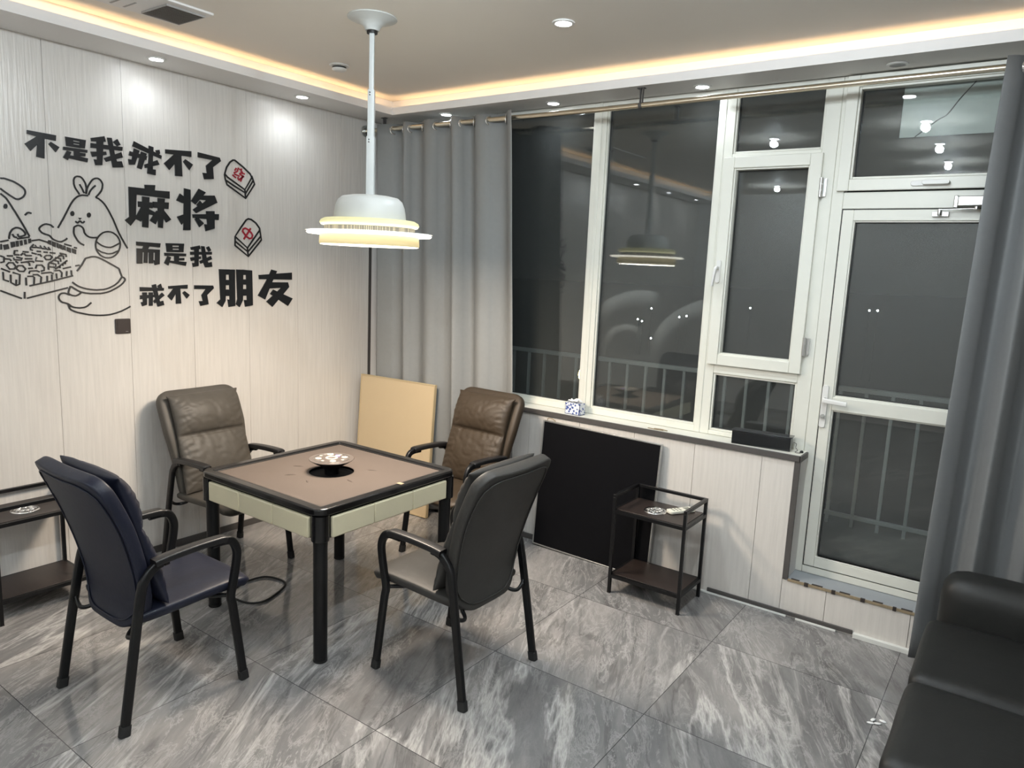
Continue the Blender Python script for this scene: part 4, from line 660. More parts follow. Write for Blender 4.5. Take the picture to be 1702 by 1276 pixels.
bm = NB(); lathe(bm, [(0.0, 2.062), (0.170, 2.064), (0.225, 2.062), (0.243, 2.052), (0.247, 2.040), (0.240, 2.029), (0.225, 2.025), (0.0, 2.025)], 64); obj('upper_ring', bm, 'lamp_ring', t, smooth=60)
bm = NB(); lathe(bm, [(0.226, 2.0255), (0.226, 1.996)], 64); lathe(bm, [(0.2255, 1.996), (0.2255, 2.0255)], 64); obj('mesh_band', bm, 'mesh_band', t, smooth=60)
bm = NB(); lathe(bm, [(0.0, 1.996), (0.306, 1.996), (0.311, 1.990), (0.306, 1.984), (0.0, 1.984)], 72); obj('glow_disc', bm, 'lamp_disc', t, smooth=40)
bm = NB(); lathe(bm, [(0.300, 1.9965), (0.3165, 1.9985), (0.3165, 2.001), (0.300, 1.999)], 72); obj('clear_rim', bm, 'lamp_edge', t, smooth=40)
bm = NB(); lathe(bm, [(0.246, 1.984), (0.250, 1.94), (0.246, ZL)], 64); lathe(bm, [(0.242, ZL), (0.242, 1.984)], 64); obj('lower_drum', bm, 'lamp_drum', t, smooth=60)
bm = NB(); lathe(bm, [(0.0, ZL + 0.004), (0.238, ZL + 0.003), (0.246, ZL - 0.002), (0.238, ZL - 0.004), (0.0, ZL - 0.004)], 64); obj('diffuser', bm, 'lamp_base', t, smooth=40)

# ------------------------------------------------------------------ curtain rod and curtains
RY, RZ = -0.070, 2.806
t = thing('curtain_rod', 'long champagne metal curtain rod under the soffit above the windows', 'curtain rod', (0, RY, RZ))
bm = NB(); sweep(bm, [(0.012, 0, 0.015), (2.0, 0, 0.0), (6.2, 0, 0.010)], circ(0.0155, 16)); obj('rod', bm, 'brass', t, smooth=40)
bm = NB(); sweep(bm, [(0.0015, 0, 0.015), (0.010, 0, 0.015)], circ(0.042, 24)); sweep(bm, [(0.010, 0, 0.015), (0.024, 0, 0.015)], circ(0.022, 20)); obj('end_flange', bm, 'steel', t, smooth=40)
for x in (0.20, 2.28, 5.0):
    bm = NB(); box(bm, x - 0.022, x + 0.022, -0.014, 0.014, ZS - RZ - 0.005, ZS - RZ - 0.0005); sweep(bm, [(x - 0.004, 0, ZS - RZ - 0.004), (x - 0.004, 0, -0.016)], rrect(0.006, 0.018, 0.002), up=(0, 1, 0)); sweep(bm, [(x + 0.012, 0, ZS - RZ - 0.004), (x + 0.010, 0, 0.01)], rrect(0.004, 0.016, 0.001), up=(0, 1, 0))
    bm2 = bm; sweep(bm2, [(x - 0.010, 0, 0), (x + 0.010, 0, 0)], circ(0.0165, 16)); obj('bracket', bm2, 'trim_grey', t)
def curtain(root, m, gx, x_end0, x_end1, bot0, bot1, amp, z0, z1, seed):
    """gx: where the cloth crosses the rod at the top; bot0..bot1: spread at the hem"""
    knots = [(x_end0, -0.5)] + [(g, k) for k, g in enumerate(gx)] + [(x_end1, len(gx) - 0.45)]
    a0, a1 = knots[0][1], knots[-1][1]
    def top_x(ph):
        for (xa, pa), (xb, pb) in zip(knots, knots[1:]):
            if ph <= pb or pb == a1: return xa + (xb - xa) * (ph - pa) / (pb - pa)
    NU, NV = 30 * len(gx), 26
    bm = NB(); G = []
    for j in range(NV + 1):
        v = j / NV; z = z1 + (z0 - z1) * v; row = []
        for i in range(NU + 1):
            ph = a0 + (a1 - a0) * i / NU
            xt = top_x(ph)
            f = (xt - x_end0) / (x_end1 - x_end0)
            xb = bot0 + (bot1 - bot0) * f
            k = v ** 0.8
            x = xt + (xb - xt) * k + 0.010 * noise.noise((ph * 0.7, v * 1.6, seed)) * min(1, v * 3)
            s = math.sin(PI * ph)
            s = math.copysign(abs(s) ** (0.85), s)
            A = amp * (0.8 + 0.35 * noise.noise((ph * 0.45, v * 0.8, seed + 5)))
            x += 0.012 * math.sin(2 * PI * ph) * v * 0.5
            y = A * s + 0.006 * noise.noise((ph * 1.5, v * 3, seed + 9)) * v
            row.append(bm.verts.new((x, y, z)))
        G.append(row)
    for j in range(NV):
        for i in range(NU): bm.faces.new((G[j][i], G[j][i + 1], G[j + 1][i + 1], G[j + 1][i]))
    o = obj('cloth', bm, m, root, smooth=180)
    s = o.modifiers.new('thick', 'SOLIDIFY'); s.thickness = 0.0022; s.offset = 0
    for k, g in enumerate(gx):
        sl = amp * PI * (1 if k % 2 == 0 else -1)
        dx = 0.07
        n = Vector((-sl, dx, 0)).normalized()       # cloth normal where it crosses the rod
        bm = NB(); q = n.to_track_quat('Z', 'Y').to_matrix().to_4x4(); q.translation = (g, 0, 0)
        P = [q @ Vector((0.0265 * math.cos(2 * PI * i / 28), 0.0265 * math.sin(2 * PI * i / 28), 0)) for i in range(28)]
        sweep(bm, P, rrect(0.011, 0.008, 0.003), up=n, closed=True)
        obj('grommet', bm, 'chrome', root, smooth=60)
cl = thing('curtain', 'grey eyelet curtain gathered in the corner beside the left wall', 'curtain', (0, RY + 0.002, RZ), 0, 'grey eyelet curtains')
curtain(cl, 'curtain_l', [0.298, 0.40, 0.473, 0.589, 0.715, 0.85, 0.949, 1.054, 1.182, 1.321], 0.165, 1.388, 0.185, 1.535, 0.048, 0.035 - RZ, 0.045, 1.0)
cr = thing('curtain', 'slate grey eyelet curtain at the right edge beside the sofa', 'curtain', (0, RY + 0.002, RZ), 0, 'grey eyelet curtains')
curtain(cr, 'curtain_r', [4.105, 4.19, 4.27, 4.36, 4.46, 4.56, 4.67, 4.78, 4.9, 5.02], 4.035, 5.1, 3.975, 5.1, 0.056, 0.03 - RZ, 0.045, 14.0)

# ------------------------------------------------------------------ wall lettering and drawings
WX = 0.0005
def wallfn(u, v, d): return (d, u, v)
def poly_bm(polys, d=0.007):
    bm = NB()
    for i, p in enumerate(polys): prism(bm, p, wallfn, WX, WX + d + 0.00015 * i)
    bm.normal_update()
    bmesh.ops.triangulate(bm, faces=[f for f in bm.faces if len(f.verts) > 4])
    return bm
def strokes(bm, sts, w, d=0.004, lift=0.0):
    for closed, pts in sts:
        P = [(WX + d / 2 + lift, y, z) for y, z in pts]
        sweep(bm, P, [(-w / 2, -d / 2), (w / 2, -d / 2), (w / 2, d / 2), (-w / 2, d / 2)], up=(1, 0, 0), closed=bool(closed))
LN = {'bu_top': 'first black character at the left start of the top slogan line', 'shi_top': 'second black character in the top slogan line, above the rabbit drawing', 'wo_top': 'third black character in the top slogan line',
      'jie_top': 'fourth black character in the top slogan line, strongly tilted', 'bu_top2': 'fifth black character in the top slogan line', 'le_top': 'last hook-shaped black character in the top slogan line',
      'ma': 'large black character on the left of the second slogan line', 'jiang': 'large black character on the right of the second slogan line',
      'er': 'first comb-shaped black character in the third slogan line', 'shi_mid': 'middle black character in the third slogan line', 'wo_mid': 'last black character in the third slogan line',
      'jie_low': 'first small black character in the bottom slogan line', 'bu_low': 'second small black character in the bottom slogan line', 'le_low': 'third small hook-shaped black character in the bottom slogan line',
      'peng': 'large twin-block black character in the bottom slogan line', 'you': 'large last black character in the bottom slogan line, nearest the lamp'}
for n, polys in CH:
    tag(obj('wall_character', poly_bm(polys), 'letter'), LN[n], 'wall letter', 'slogan characters on the panelled wall')
def drawing(name, label, parts, group=None):
    t = thing(name, label, 'wall drawing', (0, 0, 0), 0, group)
    for pn, sts, fills, w, m in parts:
        bm = poly_bm(fills, 0.004) if fills else NB()
        strokes(bm, sts, w)
        obj(pn, bm, m, t)
    return t
drawing('rabbit_drawing', 'black line drawing of a seated rabbit left of the slogan', [('body_outline', RAB, None, 0.0085, 'line'), ('ears', EAR, None, 0.0085, 'line'), ('eye', [], RABF[:1], 0.008, 'line'), ('eye', [], RABF[1:2], 0.008, 'line'), ('nose', [], RABF[2:], 0.008, 'line')])
drawing('ball_drawing', 'black line drawing of a round banded ball on the rabbit lap', [('outline', BALL[:1], None, 0.008, 'line'), ('band', BALL[1:2], None, 0.008, 'line'), ('band', BALL[2:], None, 0.008, 'line')])
drawing('puppy_drawing', 'black line drawing of a flop-eared puppy cut by the left frame edge', [('body_outline', DOG, None, 0.0085, 'line'), ('eye', [], DOGF, 0.008, 'line')])
drawing('table_drawing', 'black line drawing of a mahjong table covered with tiles', [('outline', TAB, None, 0.008, 'line')] + [('tile_back', [], [q], 0.008, 'line') for q in TABF])
drawing('tile_drawing', 'upper outlined mahjong tile with a dense red character beside the slogan', [('outline', T1, None, 0.0105, 'line'), ('red_character', T1R, None, 0.0095, 'red')], 'mahjong tile drawings')
drawing('tile_drawing', 'lower outlined mahjong tile with a simple red looped character', [('outline', T2, None, 0.0105, 'line'), ('red_character', T2R, None, 0.0115, 'red')], 'mahjong tile drawings')
t = thing('wall_switch', 'square brown light switch on the wall under the rabbit drawing', 'switch', (0.0005, -1.932, 1.425))
bm = NB(); prism(bm, rrect(0.086, 0.086, 0.006), lambda u, v, d: (d, u, v), 0.0, 0.009); obj('plate', bm, 'socket', t, bevel=0.0015)
bm = NB(); prism(bm, rrect(0.066, 0.072, 0.004), lambda u, v, d: (d, u, v), 0.009, 0.011); obj('rocker', bm, 'socket', t, bevel=0.001)
obj('indicator', boxes((0.0108, 0.0116, 0.012, 0.026, -0.032, -0.0295)), 'steel', t)
t = thing('wall_outlet', 'dark brown power outlet low on the left wall behind the navy chair', 'outlet', (0.0005, -1.932, 0.325))
bm = NB(); prism(bm, rrect(0.086, 0.086, 0.005), lambda u, v, d: (d, u, v), 0.0, 0.009); obj('plate', bm, 'socket', t, bevel=0.0015)
bm = NB()
for a in ((-0.014, 0.016), (0.014, 0.016), (-0.012, -0.014), (0.012, -0.014), (0.0, -0.024)): box(bm, 0.009, 0.0096, a[0] - 0.002, a[0] + 0.002, a[1] - 0.006, a[1] + 0.006)
obj('slots', bm, 'gasket', t)

# ------------------------------------------------------------------ mahjong table
TX, TY, TH, TZ = 1.336, -1.522, 0.474, 0.752
t = thing('mahjong_table', 'square mahjong table with brown felt, black rim and cream side panels', 'table', (TX, TY, 0), 0.0)
def sq_ring(bm, h, w, r, z0, z1, n=5):
    out = rrect(2 * h, 2 * h, r, n); inn = rrect(2 * (h - w), 2 * (h - w), max(0.004, r - w), n)
    A = [[bm.verts.new((x, y, z)) for x, y in p] for p, z in ((out, z0), (out, z1), (inn, z1), (inn, z0))]
    N = len(out)
    for k in range(4):
        P, Q = A[k], A[(k + 1) % 4]
        for i in range(N): bm.faces.new((P[i], P[(i + 1) % N], Q[(i + 1) % N], Q[i]))
bm = NB(); sq_ring(bm, TH, 0.05, 0.055, TZ - 0.035, TZ); obj('rim', bm, 'rim', t, bevel=0.008, seg=3)
bm = NB(); sq_ring(bm, TH - 0.051, 0.012, 0.012, TZ - 0.03, TZ - 0.006); obj('inner_lip', bm, 'black_plastic', t, bevel=0.002)
bm = NB()
# felt with a round hole
outer = rrect(2 * (TH - 0.0635), 2 * (TH - 0.0635), 0.01, 3); NH = 64; HR = 0.117
ov = []
for i in range(NH):
    a = 2 * PI * i / NH; c, s = math.cos(a), math.sin(a); k = (TH - 0.0635) / max(abs(c), abs(s)); ov.append(bm.verts.new((c * k, s * k, TZ - 0.010)))
mid = [bm.verts.new((0.24 * math.cos(2 * PI * i / NH), 0.24 * math.sin(2 * PI * i / NH), TZ - 0.010)) for i in range(NH)]
iv = [bm.verts.new((HR * math.cos(2 * PI * i / NH), HR * math.sin(2 * PI * i / NH), TZ - 0.010)) for i in range(NH)]
dv = [bm.verts.new((HR * math.cos(2 * PI * i / NH), HR * math.sin(2 * PI * i / NH), TZ - 0.04)) for i in range(NH)]
for A, B in ((ov, mid), (mid, iv), (iv, dv)):
    for i in range(NH): bm.faces.new((A[i], A[(i + 1) % NH], B[(i + 1) % NH], B[i]))
for k, (px, py, a) in enumerate(((-0.20, -0.06, 0.6), (-0.10, -0.19, 0.9), (0.05, -0.20, -0.6), (0.20, -0.05, -0.2), (0.14, 0.16, 0.5), (-0.14, 0.12, 1.2))):
    P = [(px + 0.03 * q * math.cos(a), py + 0.03 * q * math.sin(a), TZ - 0.0105) for q in (-1, -0.4, 0.3, 1)]
    sweep(bm, P, circ(0.006, 8, 0.0055), scale=[0.2, 1, 0.9, 0.2])
obj('felt_top', bm, 'felt', t, smooth=30)
bm = NB(); lathe(bm, [(0, TZ - 0.022), (0.1165, TZ - 0.022), (0.1165, TZ - 0.012), (0.1165, TZ - 0.03), (0, TZ - 0.03)], 48); obj('centre_well', bm, 'well', t, smooth=30)
dial = None
bm = NB(); lathe(bm, [(0, TZ - 0.021), (0.036, TZ - 0.021), (0.038, TZ + 0.004), (0.056, TZ + 0.024), (0.092, TZ + 0.042), (0.114, TZ + 0.055), (0, TZ + 0.055)], 48); obj('dial_neck', bm, 'well', t, smooth=40)
bm = NB(); lathe(bm, [(0.0, TZ + 0.0555), (0.114, TZ + 0.0555), (0.118, TZ + 0.059), (0.116, TZ + 0.062), (0.0, TZ + 0.064)], 56); dial = obj('control_dial', bm, 'dial', t, smooth=40)
zt = TZ + 0.0645
def torus(bm, cx, cy, r, rr, z):
    P = [(cx + r * math.cos(2 * PI * i / 24), cy + r * math.sin(2 * PI * i / 24), z) for i in range(24)]
    sweep(bm, P, circ(rr, 8, rr * 0.5), closed=True)
bm = NB(); torus(bm, 0, 0, 0.027, 0.006, zt); obj('button', bm, 'glow_white', dial)
for a in (45, 135, 225, 315):
    bm = NB(); torus(bm, 0.068 * math.cos(math.radians(a + 10)), 0.068 * math.sin(math.radians(a + 10)), 0.012, 0.005, zt); obj('button', bm, 'glow_white', dial)
for a in (0, 90, 180, 270):
    b = math.radians(a + 10); bm = NB(); c, s = math.cos(b), math.sin(b)
    prism(bm, [(0.066, -0.007), (0.080, -0.007), (0.080, 0.007), (0.066, 0.007)], lambda u, v, d: (u * c - v * s, u * s + v * c, d), zt - 0.001, zt + 0.001); obj('button', bm, 'glow_white', dial)
bm = NB(); torus(bm, 0.052 * math.cos(math.radians(102)), 0.052 * math.sin(math.radians(102)), 0.008, 0.005, zt); obj('button', bm, 'glow_violet', dial)
bm = NB(); torus(bm, 0, 0, 0.092, 0.0012, zt - 0.001); obj('dial_line', bm, 'steel', dial)
def apron(axis, sgn):
    bm = NB()
    for a, b in ((-0.394, -0.134), (-0.133, 0.133), (0.134, 0.394)):
        d0, d1 = sorted((sgn * (TH - 0.022), sgn * (TH - 0.001)))
        if axis == 'y': box(bm, a, b, d0, d1, 0.604, 0.706)
        else: box(bm, d0, d1, a, b, 0.604, 0.706)
    return bm
for ax, sg in (('y', -1), ('x', 1), ('y', 1), ('x', -1)): obj('side_panel', apron(ax, sg), 'cream', t, bevel=0.007, seg=3)
bm = NB(); sq_ring(bm, TH - 0.023, 0.02, 0.05, 0.60, TZ - 0.034); obj('body', bm, 'black_plastic', t)
bm = NB(); box(bm, -TH + 0.05, TH - 0.05, -TH + 0.05, TH - 0.05, 0.612, 0.62); obj('underside', bm, 'black_plastic', t)
for sx in (-1, 1):
    for sy in (-1, 1):
        bm = NB(); prism(bm, rrect(0.082, 0.082, 0.04, 6), lambda u, v, d: (sx * (TH - 0.0415) + u, sy * (TH - 0.0415) + v, d), 0.596, TZ - 0.036); obj('corner_post', bm, 'rim', t, smooth=40)
        bm = NB(); lathe(bm, [(0, 0.012), (0.031, 0.012), (0.0325, 0.02), (0.0325, 0.56), (0.034, 0.596), (0, 0.596)], 28, (sx * (TH - 0.045), sy * (TH - 0.045), 0)); l = obj('leg', bm, 'black_metal', t, smooth=40)
        bm = NB(); lathe(bm, [(0, 0.0), (0.030, 0.0), (0.033, 0.004), (0.033, 0.0125), (0, 0.0125)], 28, (sx * (TH - 0.045), sy * (TH - 0.045), 0)); obj('foot_cap', bm, 'rubber', l, smooth=40)
bm = NB(); box(bm, TH - 0.055, TH - 0.02, 0.06, 0.085, TZ - 0.0005, TZ + 0.0008); obj('tape', bm, 'worn', t)
cab = tag(obj('power_cable', NB(), 'rubber'), 'black power cable looping on the floor under the mahjong table', 'cable')
bm = NB(); sweep(bm, smooth_path([(0.016, -1.915, 0.318), (0.03, -1.905, 0.30), (0.022, -1.895, 0.24), (0.022, -1.89, 0.12), (0.04, -1.885, 0.02), (0.12, -1.905, 0.007), (0.35, -1.925, 0.007), (0.60, -1.89, 0.007), (0.82, -1.855, 0.007), (0.972, -1.842, 0.007), (1.045, -1.815, 0.007), (1.07, -1.75, 0.007), (1.035, -1.64, 0.007), (0.98, -1.555, 0.007), (0.90, -1.54, 0.007), (0.81, -1.575, 0.007), (0.79, -1.68, 0.007), (0.83, -1.80, 0.007), (0.868, -1.90, 0.02), (0.872, -1.915, 0.10), (0.872, -1.92, 0.58)], 8), circ(0.006, 8))
bmesh.ops.recalc_face_normals(bm, faces=bm.faces); bm.to_mesh(cab.data); bm.free()
for p in cab.data.polygons: p.use_smooth = True

# ------------------------------------------------------------------ chairs
def chair(label, m, x, y, rz, seed, bright=None):
    t = thing('armchair', label, 'chair', (x, y, 0), rz, 'padded armchairs around the mahjong table')
    # back shell: outer profile in (forward, up)
    back, BL = curve_map([(-0.190, 0.372), (-0.168, 0.47), (-0.186, 0.60), (-0.228, 0.75), (-0.282, 0.89), (-0.345, 1.022)])
    def bmap(u, tt, w):
        p, tg = back(tt); n = Vector((tg.y, -tg.x, 0))       # towards the front
        sag = 0.020 * (u / 0.25) ** 2                        # slightly dished
        return (u, p.x + n.x * (w + sag), p.y + n.y * (w + sag))
    def bhw(tt):
        base = 0.226 + 0.038 * min(1, max(0, (tt - 0.15) / 0.5))
        d = (1 - tt) * BL; r = 0.085
        if d < r: base = base - r + math.sqrt(max(0, r * r - (r - d) ** 2))
        d = tt * BL; r = 0.13
        if d < r: base = base - r + math.sqrt(max(0, r * r - (r - d) ** 2))
        return base
    bo = obj('backrest', slab(bmap, bhw, lambda s, q: 0.052 + 0.008 * (1 - s * s), lambda s, q: 0.010, 22, 34, 7, 9), m, t, smooth=180)
    # piping round the rear face
    P = []
    for k in range(60):
        a = 2 * PI * k / 60; c, s = math.cos(a), math.sin(a)
        sc = 1 / (abs(c) ** 6 + abs(s) ** 6) ** (1 / 6)
        q = 0.5 + 0.465 * s * sc
        P.append(bmap(c * sc * bhw(min(0.98, max(0.02, q))) * 0.93, q, -0.0125))
    bm = NB(); sweep(bm, P, circ(0.0032, 6), up=(0, 1, 0), closed=True); obj('piping', bm, m, bo, smooth=180)
    # loose back cushion with a head roll above a seam
    cus, CL_ = curve_map([(-0.052, 0.462), (-0.086, 0.58), (-0.132, 0.74), (-0.176, 0.88), (-0.232, 1.022)])
    def cmap(u, tt, w):
        p, tg = cus(tt); n = Vector((tg.y, -tg.x, 0))
        return (u, p.x + n.x * w, p.y + n.y * w)
    SEAM = 0.58
    def cth(s, q):
        if q > SEAM: k = (q - SEAM) / (1 - SEAM); b = 0.074 * math.sin(PI * min(1, 0.10 + 0.72 * k)) ** 0.6
        else: k = q / SEAM; b = 0.058 * math.sin(PI * (0.22 + 0.72 * k)) ** 0.5
        return max(0.006, b * (1 - 0.55 * math.exp(-((q - SEAM) / 0.010) ** 2)))
    def wr(s, q):
        g = 0.0035 * noise.noise((s * 4.0 + seed, q * 1.6, seed))
        side = max(0, abs(s) - 0.45) / 0.55
        g += side * 0.0050 * math.sin(q * 95 + 9 * s + 6 * noise.noise((q * 6, s * 2, seed + 2)))
        g += math.exp(-max(0, q - SEAM) / 0.10 if q > SEAM else (q - SEAM) / 0.16) * 0.0040 * noise.noise((s * 13 + seed, q * 2, seed + 4))
        v = noise.noise((s * 2.5 + q * 5, q * 8 - s * 3, seed + 7))
        g -= 0.006 * max(0, 0.12 - abs(v)) / 0.12
        return g
    def chw(q):
        ear = 0.012 * math.exp(-((1 - q) / 0.03) ** 2)
        return 0.224 + 0.010 * (1 - q) - 0.006 * math.sin(PI * q) + ear
    cu = obj('back_cushion', slab(cmap, chw, cth, lambda s, q: 0.048, 54, 84, 2.5, 2.8, wr), m, t, smooth=180)
    # seat
    st, SL_ = curve_map([(-0.165, 0.432), (-0.05, 0.436), (0.12, 0.445), (0.25, 0.446), (0.305, 0.435), (0.330, 0.412)])
    def smap(u, tt, w):
        p, tg = st(tt); n = Vector((-tg.y, tg.x, 0)); return (u, p.x + n.x * w, p.y + n.y * w)
    def shw(q):
        base = 0.228 + 0.012 * q; d = (1 - q) * SL_; r = 0.06
        if d < r: base = base - r + math.sqrt(max(0, r * r - (r - d) ** 2))
        return base
    se = obj('seat', slab(smap, shw, lambda s, q: 0.022 + 0.008 * (1 - s * s), lambda s, q: 0.034, 24, 30, 5, 8, lambda s, q: 0.003 * noise.noise((s * 3, q * 3, seed + 11))), m, t, smooth=180)
    P = [smap(sx * shw(q) * 1.0, q, -0.004) for sx, q in [(-1, 0.3 + 0.6 * k / 8) for k in range(9)] + [(1, 0.9 - 0.6 * k / 8) for k in range(9)]]
    pr = rrect(0.026, 0.036, 0.008, 3)
    for sx in (-1, 1):
        X0, X1 = 0.251, 0.264
        rear = smooth_path([(sx * X1, -0.262, 0.014), (sx * 0.258, -0.215, 0.30), (sx * X0, -0.172, 0.545), (sx * X0, -0.150, 0.605), (sx * X0, -0.108, 0.644), (sx * X0, -0.06, 0.655)], 7)
        bm = NB(); sweep(bm, rear, pr, up=(0, 1, 0.15)); lg = obj('leg', bm, 'black_metal', t, smooth=40)
        def cap(p0, p1):
            bm = NB(); sweep(bm, [p0, p1], rrect(0.031, 0.041, 0.008, 3), up=(0, 1, 0.15)); return bm
        obj('rubber_foot', cap((sx * 0.2648, -0.2643, 0.0), (sx * 0.263, -0.2575, 0.042)), 'rubber', lg, smooth=40)
        front = smooth_path([(sx * X0, 0.13, 0.662), (sx * X0, 0.190, 0.662), (sx * X0, 0.226, 0.648), (sx * X0, 0.246, 0.605), (sx * X0, 0.244, 0.555), (sx * X0, 0.228, 0.47), (sx * X0, 0.214, 0.40), (sx * 0.255, 0.222, 0.34), (sx * X1, 0.260, 0.014)], 7)
        bm = NB(); sweep(bm, front, pr, up=(0, 1, 0.15)); lg = obj('leg', bm, 'black_metal', t, smooth=40)
        obj('rubber_foot', cap((sx * 0.2644, 0.2622, 0.0), (sx * 0.263, 0.2565, 0.042)), 'rubber', lg, smooth=40)
        bm = NB(); sweep(bm, smooth_path([(sx * X0, -0.118, 0.658), (sx * X0, -0.06, 0.666), (sx * X0, 0.05, 0.673), (sx * X0, 0.165, 0.674), (sx * X0, 0.190, 0.668)], 5), rrect(0.050, 0.028, 0.008, 3)); obj('armrest', bm, 'arm_pad', t, smooth=40)
        bm = NB(); sweep(bm, smooth_path([(sx * 0.256, -0.195, 0.40), (sx * 0.225, -0.200, 0.372), (sx * 0.19, -0.198, 0.362), (sx * 0.165, -0.17, 0.372), (sx * 0.160, -0.12, 0.400), (sx * 0.16, 0.10, 0.405), (sx * 0.19, 0.17, 0.400), (sx * 0.245, 0.216, 0.405)], 5), circ(0.009, 10)); obj('seat_rod', bm, 'black_metal', t, smooth=60)
    return t
chair('navy blue leather armchair at the near left, back turned to the viewer', 'navy', 1.357, -2.522, 0.0, 1.3)
chair('charcoal leather armchair in the front right, seen from behind', 'charcoal', 2.262, -1.560, PI / 2, 5.1)
chair('taupe grey leather armchair standing against the panelled wall', 'taupe', 0.425, -1.555, -PI / 2 + 0.02, 9.7)
chair('brown leather armchair in front of the gathered curtain', 'brown', 1.395, -0.500, PI - 0.03, 14.2)

# ------------------------------------------------------------------ side tables
def side_table(label, x, y, sx, sy, rail_z, top_z, low_z, rz=0):
    t = thing('side_table', label, 'side table', (x, y, 0), rz, 'black two-shelf side tables')
    w = 0.018; hx, hy = sx / 2, sy / 2
    for ax in (-1, 1):
        for ay in (-1, 1):
            cx, cy = ax * (hx - w / 2), ay * (hy - w / 2)
            lg = obj('leg', boxes((cx - w / 2, cx + w / 2, cy - w / 2, cy + w / 2, 0.004, rail_z - w)), 'black_metal', t, bevel=0.0015)
            obj('foot_cap', boxes((cx - w / 2, cx + w / 2, cy - w / 2, cy + w / 2, 0.0, 0.0045)), 'rubber', lg)
    bm = boxes((-hx, -hx + w, -hy, hy, rail_z - w, rail_z), (hx - w, hx, -hy, hy, rail_z - w, rail_z), (-hx + w, hx - w, hy - w, hy, rail_z - w, rail_z))
    obj('guard_rail', bm, 'black_metal', t, bevel=0.0015)
    for nm, z in (('top_shelf', top_z), ('bottom_shelf', low_z)):
        s = obj(nm, boxes((-hx + w, hx - w, -hy + w, hy - w, z - 0.012, z)), 'wood_dark', t, bevel=0.001)
        obj('shelf_frame', boxes((-hx + w, hx - w, -hy, -hy + w, z - 0.022, z - 0.003), (-hx + w, hx - w, hy - w, hy, z - 0.022, z - 0.003), (-hx, -hx + w, -hy + w, hy - w, z - 0.022, z - 0.003), (hx - w, hx, -hy + w, hy - w, z - 0.022, z - 0.003)), 'black_metal', s)
    return t
st = side_table('small black side table with two dark shelves in front of the low wall', 2.665, -0.243, 0.446, 0.316, 0.598, 0.510, 0.118)
st2 = side_table('dark two-shelf side table cut by the left edge behind the navy chair', 0.178, -2.530, 0.318, 0.44, 0.600, 0.522, 0.130)
def ashtray(label, x, y, z):
    t = thing('ashtray', label, 'ashtray', (x, y, z), 0, 'round chrome ashtrays')
    bm = NB(); lathe(bm, [(0, 0.0006), (0.050, 0.0006), (0.052, 0.004), (0.062, 0.0055), (0.066, 0.002), (0.066, 0.0003), (0, 0.0003)], 40); obj('rim', bm, 'chrome', t, smooth=50)
    bm = NB()
    for k in range(9):
        a = 2 * PI * k / 9; r = 0.028 + 0.009 * (k % 2)
        bmesh.ops.create_icosphere(bm, subdivisions=2, radius=0.0105, matrix=Matrix.Translation((r * math.cos(a), r * math.sin(a), 0.0060)) @ Matrix.Diagonal((1, 1, 0.45, 1)))
    obj('pattern', bm, 'chrome', t, smooth=180)
ashtray('round chrome ashtray set in the side table before the low wall', 2.645, -0.262, 0.510)
ashtray('round chrome ashtray on the table behind the navy chair', 0.20, -2.56, 0.522)
t = thing('remote_control', 'ivory remote control lying on the side table', 'remote control', (2.765, -0.178, 0.511), 1.02)
bm = NB(); prism(bm, rrect(0.172, 0.058, 0.016, 4), lambda u, v, d: (u, v, d), 0.0, 0.018); obj('body', bm, 'remote', t, bevel=0.004)
obj('screen', boxes((0.022, 0.062, -0.017, 0.017, 0.0178, 0.0187)), 'lcd', t)
for i in range(3):
    for j in range(3): 
        bm = NB(); lathe(bm, [(0, 0.020), (0.0048, 0.0198), (0.0054, 0.0178), (0, 0.0178)], 12, (-0.055 + 0.022 * i, -0.014 + 0.014 * j, 0)); obj('button', bm, 'lcd', t, smooth=40)

# ------------------------------------------------------------------ boards leaning on the walls
def leaning(name, label, pts, thick, m, em, cat):
    bl, br, tr, tl = [Vector(p) for p in pts]
    t = thing(name, label, cat, tuple((bl + br) / 2))
    X = (br - bl); w = X.length; X.normalize(); Z = ((tl + tr) / 2 - (bl + br) / 2); h = Z.length; Z.normalize(); Y = Z.cross(X)
    mx = Matrix((X, Y, Z)).transposed().to_4x4()
    t.matrix_world = Matrix.Translation((bl + br) / 2) @ mx
    obj('panel', boxes((-w / 2 + 0.008, w / 2 - 0.008, -thick / 2, thick / 2, 0.008, h - 0.008)), m, t, bevel=0.001)
    bm = NB(); e = 0.0082
    box(bm, -w / 2, -w / 2 + e, -thick / 2 - 0.003, thick / 2 + 0.003, 0, h); box(bm, w / 2 - e, w / 2, -thick / 2 - 0.003, thick / 2 + 0.003, 0, h)
    box(bm, -w / 2 + e, w / 2 - e, -thick / 2 - 0.003, thick / 2 + 0.003, 0, e); box(bm, -w / 2 + e, w / 2 - e, -thick / 2 - 0.003, thick / 2 + 0.003, h - e, h)
    obj('edging', bm, em, t, bevel=0.0012)
    return t, w, h
tb, w_, h_ = leaning('leaning_board', 'black square board with a metal edge leaning on the low wall', [(1.693, -0.072, 0.003), (2.545, -0.072, 0.003), (2.575, -0.032, 0.855), (1.725, -0.032, 0.855)], 0.016, 'black_board', 'alu', 'board')
bm = NB(); sweep(bm, smooth_path([(-w_ / 2 + 0.02, 0.006, h_ - 0.002), (-w_ / 2 + 0.03, 0.0, h_ + 0.016), (-w_ / 2 + 0.065, -0.006, h_ + 0.018), (-w_ / 2 + 0.09, 0.0, h_ + 0.004)]), circ(0.003, 8)); obj('hanging_loop', bm, 'worn', tb)
